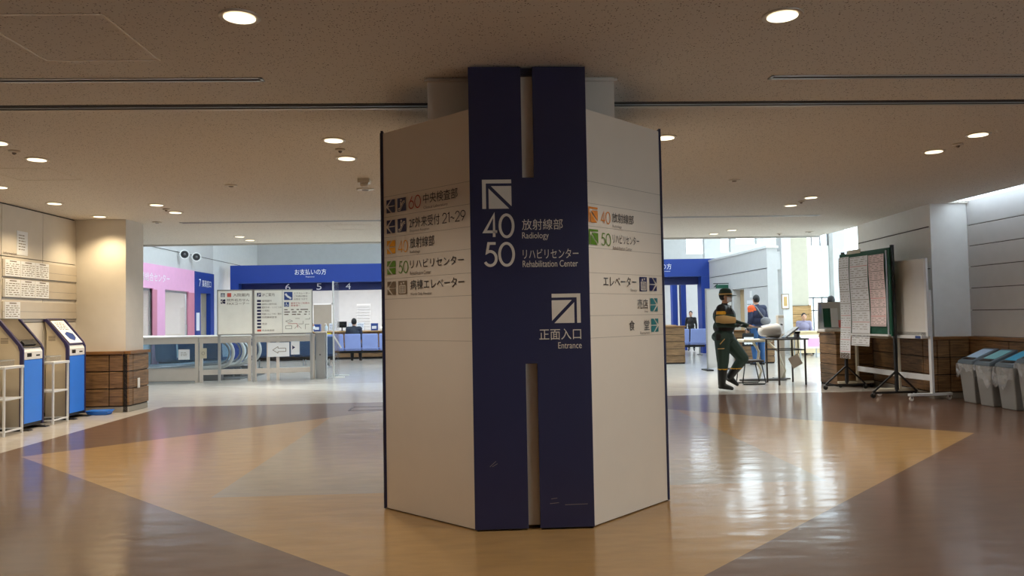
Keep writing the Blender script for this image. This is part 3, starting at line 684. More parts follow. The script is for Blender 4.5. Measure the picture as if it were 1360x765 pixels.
numerals(pil, F, '40', 0.190, 0.300, 1.885, 1.975, 'yellow', weight=.085); lettering(pil, F, '放射線部', 0.322, 0.588, 1.910, 1.985, 'letter_dark'); lettering(pil, F, 'Radiology', 0.322, 0.435, 1.868, 1.893, 'letter_grey')
numerals(pil, F, '50', 0.190, 0.302, 1.733, 1.823, 'green', weight=.085); lettering(pil, F, 'リハビリセンター', 0.322, 0.882, 1.765, 1.825, 'letter_dark'); lettering(pil, F, 'Rehabilitation Center', 0.322, 0.545, 1.716, 1.741, 'letter_grey')
lettering(pil, F, '病棟エレベーター', 0.322, 0.882, 1.610, 1.680, 'letter_dark'); lettering(pil, F, 'Wards Only Elevator', 0.322, 0.552, 1.564, 1.589, 'letter_grey')

# right white panel
oR = Vector((HA - 0.01, -HB, 0)); F = Face(oR, (1, 1, 0)); F.o = F.o - F.n * 0.003
build('arrow_icon', icon_corner(MB(), F, 0.030, 2.032, 0.105), 'orange', pil)
numerals(pil, F, '40', 0.170, 0.285, 2.032, 2.120, 'orange', weight=.085); lettering(pil, F, '放射線部', 0.305, 0.575, 2.052, 2.120, 'letter_dark'); lettering(pil, F, 'Radiology', 0.308, 0.42, 2.010, 2.034, 'letter_grey')
build('arrow_icon', icon_corner(MB(), F, 0.030, 1.880, 0.105), 'green', pil)
numerals(pil, F, '50', 0.170, 0.285, 1.880, 1.968, 'green', weight=.085); lettering(pil, F, 'リハビリセンター', 0.305, 0.640, 1.905, 1.968, 'letter_dark'); lettering(pil, F, 'Rehabilitation Center', 0.308, 0.545, 1.860, 1.884, 'letter_grey')
lettering(pil, F, 'エレベーター', 0.185, 0.590, 1.602, 1.672, 'letter_dark'); lettering(pil, F, 'Elevator', 0.515, 0.60, 1.568, 1.588, 'letter_grey')
pictogram(pil, F, 'elevator', 0.632, 1.572, 0.098, 0.105, 'icon_navy', 'panel_ivory')
build('arrow_icon', icon_left(MB(), F, 0.764, 1.576, SQ, right=True), 'icon_navy', pil)
lettering(pil, F, '売店', 0.598, 0.738, 1.445, 1.515, 'letter_dark'); lettering(pil, F, 'Shop', 0.688, 0.735, 1.414, 1.434, 'letter_grey')
build('arrow_icon', icon_left(MB(), F, 0.770, 1.424, SQ, right=True), 'teal', pil)
lettering(pil, F, '食', 0.486, 0.556, 1.288, 1.362, 'letter_dark'); lettering(pil, F, '堂', 0.680, 0.750, 1.288, 1.362, 'letter_dark'); lettering(pil, F, 'Restaurant', 0.625, 0.750, 1.258, 1.278, 'letter_grey')
build('arrow_icon', icon_left(MB(), F, 0.774, 1.272, SQ, right=True), 'teal', pil)

# ------------------------------------------------------------ ceiling fittings
def downlight(x, y, label, r=0.095, watts=1.0):
    t = thing('downlight', label, 'downlight', (x, y, CEIL), group='recessed lobby downlights')
    build('trim_ring', MB().lathe([(r * 0.86, -0.004), (r * 1.16, -0.010), (r * 1.2, -0.004), (r * 1.2, 0.0)], seg=28), 'lamp_metal', t, smooth=True)
    m = MB(); n = 24
    build('lamp_lens', MB().lathe([(r * 0.9, -0.0105), (r * 0.6, -0.0125), (0.02, -0.013)], seg=24), 'lamp_warm', t, smooth=True)
    ld = bpy.data.lights.new('lamp', 'SPOT'); ld.energy = DOWNLIGHT_W * watts; ld.color = DOWNLIGHT_COL if x > -5.7 else (1.0, 0.78, 0.48); ld.spot_size = radians(125); ld.spot_blend = 0.8; ld.shadow_soft_size = 0.07
    lo = bpy.data.objects.new('lamp', ld); COL.objects.link(lo); lo.parent = t; lo.location = (0, 0, -0.03)
    return t
DL = [(-1.30, 4.25, 'downlight in the near ceiling left of the pillar top'), (1.75, 4.24, 'downlight in the near ceiling right of the pillar top'),
      (-4.41, 7.20, 'downlight cut by the left picture edge, before its sensor'), (-4.47, 7.95, 'downlight beyond the small sensor near the left edge'),
      (-1.34, 7.21, 'downlight left of the pillar, nearer of the pair'), (-1.36, 8.03, 'downlight left of the pillar, farther of the pair'),
      (1.80, 7.21, 'downlight peeking out behind the right edge of the pillar'), (1.82, 8.03, 'downlight hidden behind the right pillar panel'),
      (4.86, 7.19, 'downlight near the right picture edge, nearer of the pair'), (4.88, 7.95, 'downlight near the right picture edge, farther of the pair'),
      (-5.80, 9.52, 'downlight above the nearest kiosk at the left edge'), (-5.86, 10.85, 'downlight above the info boards between both kiosks'), (-5.91, 12.22, 'downlight just before the left pier wall'),
      (-4.57, 11.09, 'downlight in from the left pier, nearer of the pair'), (-4.61, 11.87, 'downlight in from the left pier, farther of the pair'),
      (-4.71, 15.34, 'far left downlight by the ceiling edge, nearer of the pair'), (-4.72, 16.05, 'far left downlight by the ceiling edge, farther of the pair'),
      (4.92, 11.09, 'downlight over the guard, nearer of the pair'), (4.95, 11.90, 'downlight over the guard, farther of the pair'),
      (5.15, 15.35, 'far right downlight by the ceiling edge, nearer of the pair'), (4.98, 16.0, 'far right downlight by the ceiling edge, farther of the pair'),
      (-1.34, 11.5, 'downlight far behind the left pillar edge')]
for x, y, lab in DL: downlight(x, y, lab, watts=(0.7 if x < -5.7 and y > 12 else 0.8 if x < -5.7 else 1.5 if y > 15 else 1.0))
for x in (-4.4, -1.3, 1.75, 4.86): downlight(x, 0.6, 'added downlight behind the viewer at %s' % ('far left' if x < -4 else 'left' if x < 0 else 'right' if x < 3 else 'far right'))  # unseen row continuing the grid, added to light the near lobby

def diffuser(x0, x1, y, w, label, name='air_slot', mid='slot_dark'):
    t = thing(name, label, 'air slot', ((x0 + x1) / 2, y, CEIL)); h = (x1 - x0) / 2
    m = MB(); m.box(-h, h, -w / 2, -w / 2 + w * .22, -0.006, 0).box(-h, h, w / 2 - w * .3, w / 2, -0.006, 0).box(-h, -h + .02, -w / 2, w / 2, -0.006, 0).box(h - .02, h, -w / 2, w / 2, -0.006, 0)
    build('slot_frame', m, 'alu', t); build('slot_core', MB().box(-h + .02, h - .02, -w * .3, w * .22, -0.003, 0), mid, t)
    return t
diffuser(-4.6, -1.48, 5.37, 0.085, 'long thin air slot in the near ceiling left of the pillar')
diffuser(2.11, 5.6, 5.37, 0.085, 'long thin air slot in the near ceiling right of the pillar')
diffuser(-5.01, -1.2, 13.15, 0.16, 'wide air slot in the far ceiling left of the pillar', mid='vent_grey')
diffuser(2.9, 5.99, 13.2, 0.16, 'wide air slot in the far ceiling right of the pillar', mid='vent_grey')
m = MB().slot(0)
for x0, x1 in ((-6.45, -0.365), (1.005, 7.44)):
    m.slot(0).box(x0, x1, 5.985, 6.10, CEIL - 0.004, CEIL - .0005); m.slot(1).box(x0, x1, 6.10, 6.135, CEIL - 0.010, CEIL - .0005); m.slot(2).box(x0, x1, 6.045, 6.055, CEIL - 0.008, CEIL - .004)
tr = build('shutter_track', m, ['slot_dark', 'lamp_metal', 'alu']); tag(tr, 'dark shutter track crossing the ceiling at the column', 'ceiling track')
def hatch(x0, x1, y0, y1, label):
    m = MB(); e = 0.009
    m.box(x0, x1, y0 - e, y0 + e, CEIL - .003, CEIL).box(x0, x1, y1 - e, y1 + e, CEIL - .003, CEIL).box(x0 - e, x0 + e, y0, y1, CEIL - .003, CEIL).box(x1 - e, x1 + e, y0, y1, CEIL - .003, CEIL)
    return tag(build('ceiling_hatch', m, 'lamp_metal'), label, 'hatch')
hatch(-2.74, -2.03, 4.22, 4.97, 'square access hatch outline in the near left ceiling')
hatch(-5.3, -4.6, 8.4, 9.1, 'square access hatch outline above the left kiosks')
hatch(-2.7, -1.9, 13.7, 14.4, 'square access hatch outline beyond the far left air slot')
def speaker(x, y, r, label):
    t = thing('ceiling_speaker', label, 'ceiling speaker', (x, y, CEIL))
    build('grille', MB().lathe([(r, 0), (r, -0.008), (r * .85, -0.014), (0.01, -0.012)], seg=24), 'lamp_metal', t, smooth=True)
    build('grille_centre', MB().lathe([(r * .4, -0.0135), (r * .36, -0.02), (0.01, -0.021)], seg=18), 'vent_grey', t)
speaker(-3.04, 9.57, 0.075, 'small round ceiling speaker left of the pillar')
speaker(3.26, 9.57, 0.075, 'small round ceiling speaker right of the pillar')
speaker(-1.45, 9.95, 0.11, 'larger round ceiling speaker at the left pillar edge')
speaker(-5.35, 13.0, 0.075, 'small round ceiling speaker before the far left air slot')
speaker(7.0, 15.9, 0.09, 'round ceiling speaker at the far right ceiling corner')
def sensor(x, y, label, s=1.0):
    t = thing('ceiling_sensor', label, 'ceiling sensor', (x, y, CEIL))
    build('base', MB().lathe([(0.05 * s, 0), (0.05 * s, -0.012), (0.035 * s, -0.02), (0.01, -0.02)], seg=18), 'lamp_metal', t, smooth=True)
    build('sensor_eye', MB().ball((0, 0, -0.02), 0.02 * s), 'vent_grey', t, smooth=True)
for x, y, lab in ((-4.46, 7.55, 'tiny ceiling sensor between two downlights, left edge'), (4.92, 7.6, 'tiny ceiling sensor between two downlights, right edge'), (4.93, 11.46, 'tiny ceiling sensor between the downlights over the guard'),
                  (-1.35, 7.6, 'tiny ceiling sensor between the downlights left of the pillar'), (-4.6, 11.5, 'tiny ceiling sensor between the downlights by the left pier'), (6.45, 16.15, 'tiny ceiling sensor at the far right ceiling edge')):
    sensor(x, y, lab)
t = thing('smoke_detector', 'boxy smoke detector on the ceiling left of the pillar', 'detector', (-1.36, 9.25, CEIL))
build('base', MB().box(-0.07, 0.07, -0.07, 0.07, -0.05, 0), 'lamp_metal', t, bevel=0.006); build('sensor_head', MB().lathe([(0.05, -0.05), (0.045, -0.085), (0.02, -0.10)], seg=18), 'lamp_metal', t, smooth=True)

# ------------------------------------------------------------ left wall: info boards
def wall_face(y0): return Face((LWX + 0.002, y0, 0), (0, 1, 0))
def bars(f, mb, x0, x1, z0, z1, n, seed, h=0.3, w=0.003):
    """n rows of tiny print, too small to read"""
    rnd = random.Random(seed)
    for k in range(n):
        z = z1 - (k + 0.5) * (z1 - z0) / n; t = (z1 - z0) / n * h; x = x0
        while x < x1 - 0.01:
            L = (x1 - x0) * rnd.uniform(.08, .3); e = min(x1, x + L)
            f.flat(mb, rect(x, e, z - t / 2, z + t / 2), w); x = e + (x1 - x0) * rnd.uniform(.03, .14)
    return mb
for (z0, z1, sheets, lab) in ((2.085, 2.32, (10.74, 11.10, 11.46), 'top row'), (1.80, 2.05, (10.74, 11.10, 11.46), 'middle row'), (1.50, 1.74, (10.74,), 'bottom row')):
    t = thing('notice_rail', 'grey wall notice board, %s of three above the kiosks' % lab, 'notice board', (LWX, 10.70, 0)); f = Face((0.0, 0, 0), (0, 1, 0))
    m = MB().slot(0); f.slab(m, rect(0, 1.92, z0, z1), 0, 0.012)
    m.slot(1); f.slab(m, rect(0, 1.94, z0 - .012, z0), 0, 0.0125); f.slab(m, rect(1.92, 1.94, z0, z1), 0, 0.0125); f.slab(m, rect(0, 1.92, z0 + .10, z0 + .104), 0.011, .0125)
    build('board', m, ['lamp_metal', 'alu_dark'], t)
    for i, y in enumerate(sheets):
        tag(build('notice_sheet', (lambda mb: (mb.slot(0) and f.slab(mb, rect(y - 10.70, y - 10.70 + .35, z0 + .005, z1 - .004), .013, .016)) and mb.slot(1) and (f.flat(mb, rect(y - 10.70 + .1, y - 10.70 + .26, z1 - .03, z1 - .016), .018), bars(f, mb, y - 10.70 + .02, y - 10.70 + .33, z0 + .02, z1 - .045, 6, i + int(z0 * 100), w=.018)) and mb)(MB()), ['paper', 'letter_grey'], loc=(LWX, 10.70, 0)),
            '%s printed sheet on the %s of the notice boards above the kiosks' % (('first', 'second', 'third')[i], lab), 'notice')
m = MB().slot(0); f = wall_face(11.02); f.slab(m, rect(0, 0.26, 2.40, 2.74), 0, 0.004); bars(f, m.slot(1), .04, .20, 2.46, 2.70, 6, 4, w=.006)
tag(build('wall_notice', m, ['paper', 'letter_grey']), 'single white sheet taped to the upper wall panel', 'notice')
o = lettering(None, wall_face(10.72), 'Information', 0, 0.30, 2.385, 2.425, 'letter_grey'); o.name = 'wall_lettering'; tag(o, 'small grey Information lettering above the notice boards', 'sign')

# ------------------------------------------------------------ kiosks
def make_kiosk(y, label, second):
    t = thing('check_in_kiosk', label, 'kiosk', (-6.10, y, 0), pi / 2, group='blue self-service kiosks')
    fn = lambda u, v, w: (w, u, v)
    prof = [(0.03, .05), (0.03, 1.06), (.37, 1.46), (.46, 1.46), (.335, 1.20), (.335, .05)]
    build('body', MB().prism([(0.02, .05), (0.02, 1.06), (.36, 1.47), (.33, 1.30), (.345, .05)], fn, -.215, .215), 'kiosk_beige', t, bevel=.004)
    rim = [(-.012, .05), (-.012, 1.08), (.02, 1.15), (.30, 1.495), (.36, 1.495), (.36, 1.46), (.325, 1.45), (.06, 1.13), (.035, 1.05), (.035, .05)]
    for s in (-1, 1): build('rim', MB().prism(rim, fn, s * .215, s * .252), 'kiosk_navy', t, bevel=.006)
    build('front_panel', MB().box(-.214, .214, -.006, .02, .09, .94), 'kiosk_blue', t, bevel=.004)
    build('toe_panel', MB().box(-.214, .214, 0.004, .02, .05, .088), 'black', t)
    cp = build('control_panel', MB().prism([(-.008, .945), (-.008, 1.05), (.02, 1.10), (.03, 1.10), (.03, .945)], fn, -.214, .214), 'white', t, bevel=.003)
    build('card_slot', MB().box(-.15, -.05, -.012, -.007, .98, 1.03).box(.06, .15, -.011, -.007, .985, 1.005), 'dark_glass', cp)
    d = Vector((0, .335, .395)).normalized(); sf = Face((0, .012, 1.105), (1, 0, 0), d)
    m = MB(); sf.slab(m, rect(-.214, .214, 0, .51), -.02, .012); scr = build('screen_bezel', m, 'kiosk_navy' if second else 'dark_glass', t)
    m = MB(); sf.slab(m, rect(-.19, .19, .13 if not second else .03, .49), .012, .015); build('screen', m, 'screen', scr)
    if second:
        m = MB().slot(0); sf.slab(m, rect(-.17, .19, .02, .46), .015, .018)
        bars(sf, m.slot(1), -.12, .12, .27, .43, 5, 3, .4, .02); m.slot(2); sf.flat(m, [(-.08, .10), (.02, .06), (.12, .12), (.13, .2), (.0, .24), (-.1, .2)], .02)
        build('screen_cover', m, ['paper', 'letter_grey', 'icon_blue'], t)
    else:
        m = MB(); sf.slab(m, rect(-.17, .10, .03, .10), .012, .03); build('card_reader', m, 'black', t)
    build('side_vent', MB().box(-.2165, -.215, .2, .30, 1.17, 1.18).box(-.2165, -.215, .2, .30, 1.19, 1.2).box(-.2165, -.215, .2, .30, 1.21, 1.22).box(-.2165, -.215, .2, .30, 1.23, 1.24), 'vent_grey', t)
    for s in (-.2, .2):
        m = MB(); m.hexa([(s - .05, -.10, 0), (s + .05, -.10, 0), (s + .05, .34, 0), (s - .05, .34, 0)], [(s - .04, -.08, .015), (s + .04, -.08, .015), (s + .04, .34, .05), (s - .04, .34, .05)])
        build('foot', m, 'black', t)
    return t
make_kiosk(10.78, 'blue self-service kiosk nearest the left edge, brown screen bare', False)
make_kiosk(11.92, 'blue self-service kiosk with a paper sheet covering its screen', True)
def make_trolley(y, label):
    t = thing('side_table', label, 'side table', (-6.03, y, 0), pi / 2, group='white tube side tables')
    w, d = .19, .36
    for (x, yy) in ((-w, 0), (w, 0), (-w, d), (w, d)): build('leg', MB().box(x - .012, x + .012, yy - .012, yy + .012, 0.0, .85), 'white_metal', t, bevel=.002)
    build('top_shelf', MB().box(-w - .02, w + .02, -.02, d + .02, .85, .885), 'white_metal', t, bevel=.004)
    build('lower_shelf', MB().box(-w + .012, w - .012, -.01, d + .01, .45, .475), 'white_metal', t, bevel=.003)
    m = MB(); m.bar((-w, 0, .06), (w, 0, .06), .02).bar((-w, 0, .06), (-w, d, .06), .02).bar((w, 0, .06), (w, d, .06), .02); build('foot_rail', m, 'white_metal', t)
    return t
make_trolley(10.22, 'white tube side table left of the nearest kiosk, at picture edge'); make_trolley(11.34, 'white tube side table between the two kiosks')
for y, lab in ((10.22, 'clear desk tray on the side table at the left edge'), (11.34, 'clear desk tray on the side table between the kiosks')):
    t = thing('desk_tray', lab, 'tray', (-6.2, y, .886)); m = MB()
    m.box(-.1, .1, -.14, .14, 0, .004).box(-.1, .1, -.14, -.136, 0, .07).box(-.1, .1, .136, .14, 0, .07).box(-.1, -.096, -.14, .14, 0, .07).box(.096, .1, -.14, .14, 0, .07); build('tray_shell', m, 'acrylic', t)
    build('rim', MB().tube([(-.1, -.14, .07), (.1, -.14, .07), (.1, .14, .07), (-.1, .14, .07)], .006, 6, closed=True), 'alu', t)
t = thing('floor_tray', 'low blue plastic tray on the floor by the far kiosk', 'tray', (-5.93, 12.28, 0))
m = MB().hexa([(-.14, -.09, 0), (.14, -.09, 0), (.14, .09, 0), (-.14, .09, 0)], [(-.17, -.11, .06), (.17, -.11, .06), (.17, .11, .06), (-.17, .11, .06)]); build('tray_body', m, 'tray_blue', t, bevel=.008)
build('rim', MB().tube([(-.17, -.11, .06), (.17, -.11, .06), (.17, .11, .06), (-.17, .11, .06)], .009, 6, closed=True), 'tray_blue', t, smooth=True)

# ------------------------------------------------------------ escalator enclosure, guide signboard
def rail_section(a, b, label, mid_posts=(), band=False, top=1.08):
    a, b = Vector((*a, 0)), Vector((*b, 0)); L = (b - a).length; ang = math.atan2(b.y - a.y, b.x - a.x)
    t = thing('glass_barrier', label, 'barrier', tuple(a), ang)
    for x in (0.04,) + tuple(mid_posts) + (L - .04,): build('post', MB().box(x - .035, x + .035, -.035, .035, 0, top - .02), 'rail_beige', t, bevel=.004)
    build('top_rail', MB().box(0, L, -.05, .05, top - .05, top), 'rail_beige', t, bevel=.01)
    build('upper_rail', MB().box(.075, L - .075, -.03, .03, top - .17, top - .055), 'rail_beige', t, bevel=.004)
    if band:
        build('lower_panel', MB().box(.075, L - .075, -.03, .03, .04, .34), 'rail_beige', t, bevel=.004); build('glass_ledge', MB().box(.075, L - .075, -.06, .06, .34, .36), 'alu', t); zb = .36
    else:
        build('lower_rail', MB().box(.075, L - .075, -.03, .03, .17, .29), 'rail_beige', t, bevel=.004); zb = .29
    build('pane', MB().box(.075, L - .075, -.004, .004, zb, top - .17), 'glass_tint', t)
    return t
rail_section((-9.0, 18.42), (-6.62, 18.42), 'glass barrier with solid beige base before the escalator, leftmost section', band=True)
rail_section((-6.60, 18.42), (-5.42, 18.50), 'open-based glass barrier under the left half of the guide board')
rail_section((-5.38, 18.52), (-3.98, 18.78), 'open-based glass barrier under the right half of the guide board', mid_posts=(.34, .56))
t = thing('gate_post', 'wide steel end post at the right end of the glass barrier', 'post', (-3.83, 18.78, 0))
build('post', MB().box(-.13, .10, -.06, .06, 0, 1.10), 'alu', t, bevel=.006); build('cap', MB().box(-.15, .12, -.075, .075, 1.10, 1.13), 'rail_beige', t, bevel=.006); build('lock', MB().tube([(-.02, -.06, .58), (-.02, -.07, .58)], .022, 12), 'alu_dark', t)
build('side_rail', MB().tube([(.13, -.05, 0.0), (.13, -.05, 1.1)], .02, 10), 'alu', t)

sb = thing('guide_signboard', 'large grey guide signboard with maps and ward lists on steel posts', 'signboard', (-6.05, 18.08, 0), math.atan2(.42, 2.05))
SW, SZ0, SZ1 = 2.10, 1.12, 2.13
for x in (0.02, .77, SW - .02): build('post', MB().box(x - .03, x + .03, .0, .06, 0, SZ1 - .01), 'alu', sb, bevel=.004)
build('board', MB().box(0, .75, -.03, .0, SZ0, SZ1).box(.80, SW, -.03, 0.0, SZ0, SZ1), 'sign_grey', sb, bevel=.004)
build('board_frame', MB().box(-.02, SW + .02, -.035, .02, SZ1, SZ1 + .025).box(-.02, SW + .02, -.035, .02, SZ0 - .025, SZ0).box(.75, .80, -.035, .02, SZ0, SZ1).box(-.02, 0, -.035, .02, SZ0, SZ1).box(SW, SW + .02, -.035, .02, SZ0, SZ1).box(1.425, 1.435, -.033, -.028, SZ0, SZ1), 'alu', sb)
F = Face((0, -.031, 0), (1, 0, 0))
pictogram(sb, F, 'elevator', .06, 1.985, .09, .09, 'icon_navy', 'paper'); m = MB(); F.flat(m, rect(.20, .29, 1.985, 2.075)); build('icon_square', m, 'red_soft', sb)
lettering(sb, F, '入院案内', .33, .69, 1.99, 2.07, 'letter_grey')
build('arrow_icon', icon_left(MB(), F, .06, 1.83, .10), 'icon_navy', sb)
lettering(sb, F, '院外処方せん', .20, .69, 1.88, 1.945, 'letter_grey'); lettering(sb, F, 'FAXコーナー', .20, .69, 1.80, 1.86, 'letter_grey')
pictogram(sb, F, 'escalator', .86, 1.985, .09, .09, 'icon_navy', 'paper'); lettering(sb, F, '2Fご案内', .97, 1.25, 1.99, 2.07, 'letter_grey')
for k, s in enumerate(('循環器科', '歯科口腔外科', '整形外科・リハビリ科', '小児科', '耳鼻いんこう科・眼科', '内視鏡検査室', '', '売店', '', '中央検査部')):
    z = 1.885 - k * .077; m = MB(); F.flat(m, rect(.86, .95, z - .024, z + .024)); build('icon_square', m, 'icon_navy' if k < 9 else 'red_soft', sb)
    if s: lettering(sb, F, s, .97, .97 + min(.44, .055 * len(s)), z - .022, z + .022, 'letter_grey')
m = MB().slot(0); F.flat(m, rect(1.47, 1.66, 1.90, 2.09)); m.slot(1); stroke(F, m, [(1.50, 2.05), (1.54, 1.99), (1.59, 1.96), (1.63, 1.93)], .045, .005); build('pictogram', m, ['icon_blue', 'paper'], sb)
for k, s in enumerate(('エスカレーター', 'ご利用の際は', 'お気をつけて')): lettering(sb, F, s, 1.69, 2.06 - .06 * (k > 0), 2.035 - k * .07, 2.08 - k * .07, 'letter_grey')
m = MB().slot(0); F.flat(m, rect(1.47, 1.58, 1.74, 1.85)); m.slot(1); disc(F, m, (1.52, 1.83), .011, .005); stroke(F, m, [(1.52, 1.82), (1.525, 1.785), (1.55, 1.785), (1.56, 1.76)], .012, .005)
stroke(F, m, [(1.52 + .028 * cos(a * .6 + 2), 1.78 + .028 * sin(a * .6 + 2)) for a in range(7)], .007, .005); build('pictogram', m, ['icon_blue', 'paper'], sb)
lettering(sb, F, '車椅子をご利用の', 1.62, 2.05, 1.80, 1.845, 'letter_red'); lettering(sb, F, '患者様へ', 1.62, 1.84, 1.745, 1.79, 'letter_red')
build('lettering', bars(F, MB(), 1.47, 2.05, 1.53, 1.70, 3, 8, .4), 'letter_grey', sb)
m = MB().slot(0)
for pts in ([(1.50, 1.40), (1.60, 1.43), (1.66, 1.40), (1.56, 1.37), (1.50, 1.40)], [(1.50, 1.22), (1.64, 1.22), (1.64, 1.29), (1.50, 1.29), (1.50, 1.22)], [(1.70, 1.22), (1.78, 1.30), (1.86, 1.22)], [(1.78, 1.33), (1.90, 1.33), (1.90, 1.40)], [(1.95, 1.20), (1.95, 1.32), (2.04, 1.32)], [(1.95, 1.44), (2.05, 1.44), (2.05, 1.48)], [(1.72, 1.46), (1.82, 1.46)]): stroke(F, m, pts, .008, .004)
m.slot(1); stroke(F, m, [(1.55, 1.34), (1.76, 1.34), (1.78, 1.24)], .010, .005); build('floor_map', m, ['letter_grey', 'letter_red'], sb)

def sheet(name, x, y, z0, z1, w, label, ang=0.0, art=None, mats=('paper', 'letter_grey')):
    m = MB().slot(0).box(-w / 2, w / 2, -.004, 0, z0, z1); f = Face((-w / 2, -.005, 0), (1, 0, 0))
    m.slot(1)
    if art: art(f, m)
    return tag(build(name, m, list(mats), loc=(x, y, 0), rotz=ang), label, 'notice')
sheet('paper_notice', -6.95, 18.40, .54, .78, .26, 'blank white paper on the solid-based glass barrier, left of two', art=lambda f, m: bars(f, m, .06, .2, .62, .72, 3, 2, w=.001))
sheet('paper_notice', -6.50, 18.382, .56, .80, .16, 'cream paper on the glass by the escalator handrails', art=lambda f, m: stroke(f, m, [(.08 + .035 * cos(a * .5), .68 + .035 * sin(a * .5)) for a in range(14)], .008, .001), mats=('cream_metal', 'letter_grey'))
m = MB()
sheet('arrow_notice', -4.80, 18.56, .56, .90, .50, 'white sheet with a pale left arrow taped on the glass barrier', ang=.18, art=lambda f, m: stroke(f, m, [(.12, .72), (.24, .80), (.24, .76), (.42, .76), (.42, .68), (.24, .68), (.24, .64), (.12, .72)], .012, .001))
sheet('arrow_notice', -4.42, 18.63, .60, .92, .20, 'narrow white sheet with a dark pointer right of the arrow sheet', ang=.18, art=lambda f, m: f.flat(m, [(.03, .72), (.10, .77), (.03, .82)], .001), mats=('paper', 'icon_navy'))

def escalator(y, xr, label):
    t = thing('escalator', label, 'escalator', (xr, y, 0), group='escalators')
    R = .36; zc = .66
    for s, yy in enumerate((-.42, .42)):
        pts = [(-3.2, yy, zc + R + .02)] + [(-R + R * sin(a * pi / 14), yy, zc + R * cos(a * pi / 14)) for a in range(15)] + [(-3.2, yy, zc - R - .10)]
        build('handrail', MB().tube(pts, .042, 10), 'rail_beige', t, smooth=True)
        p2 = [(-3.2, yy, zc + R - .07)] + [(-R + (R - .09) * sin(a * pi / 14), yy, zc + (R - .09) * cos(a * pi / 14)) for a in range(15)] + [(-3.2, yy, zc - R - .02)]
        build('rail_guide', MB().tube(p2, .022, 8), 'steel', t, smooth=True)
        poly = [(p[0], p[2]) for p in p2]
        build('balustrade', MB().prism(poly, lambda u, v, w: (u, w, v), yy - .006, yy + .006), 'glass_tint', t)
        build('skirt', MB().box(-3.2, -.25, yy - .06, yy + .06, 0.0, .24), 'alu_dark', t, bevel=.01)
    build('step_plate', MB().box(-3.2, .15, -.36, .36, 0.005, .03), 'steel', t)
    build('comb_steps', (lambda m: [m.box(-3.2 + .4 * k, -2.82 + .4 * k, -.35, .35, .03, .10 - .0 * k) for k in range(5)] and m)(MB()), 'alu_dark', t)
escalator(19.35, -5.98, 'escalator landing nearer the guide board, curved handrail ends'); escalator(20.45, -5.88, 'escalator landing farther from the guide board, curved handrail ends')

# waiting seats
def beam_seats(name, x0, y, n, pitch, mat_s, label, group, z0=.40, z1=.94, facing=pi):
    """a row of seats on one beam seen from behind; local front is +y"""
    t = thing(name, label, 'bench', (x0 + n * pitch / 2, y, 0), 0, group=group)
    for k in range(n):
        x = -n * pitch / 2 + (k + .5) * pitch; w = pitch / 2 - .02
        build('backrest', MB().hexa([(x - w, .0, z0 + .02), (x + w, .0, z0 + .02), (x + w, .07, z0 + .02), (x - w, .07, z0 + .02)], [(x - w, -.08, z1), (x + w, -.08, z1), (x + w, -.02, z1), (x - w, -.02, z1)]), mat_s, t, bevel=.03)
        build('seat', MB().box(x - w, x + w, .05, .50, z0 - .02, z0 + .07), mat_s, t, bevel=.03)
    build('beam', MB().box(-n * pitch / 2 + .05, n * pitch / 2 - .05, .15, .25, z0 - .10, z0 - .03), 'black', t)
    for k in sorted(set((0.35, n - .35) if n < 5 else (0.35, n / 2, n - .35))):
        x = -n * pitch / 2 + k * pitch
        build('leg', MB().bar((x, .2, .03), (x, .2, z0 - .09), .04).bar((x, -.08, .02), (x, .48, .02), .04, .035), 'alu', t)
    return t
beam_seats('waiting_bench', -5.04, 25.6, 4, .565, 'seat_lavender', 'row of lavender waiting seats before the payment counter, left of the pillar', 'waiting benches')
beam_seats('waiting_bench', 5.85, 25.6, 3, .60, 'seat_lavender', 'row of lavender waiting seats showing behind the wood box', 'waiting benches', z0=.38, z1=.90)
beam_seats('waiting_bench', -8.96, 21.6, 3, .62, 'seat_navy', 'row of navy seats behind the left glass barrier', 'waiting benches', z0=.36, z1=.93)
beam_seats('waiting_bench', -6.75, 22.9, 4, .62, 'seat_navy', 'row of navy seats behind the escalators', 'waiting benches', z0=.36, z1=.93)

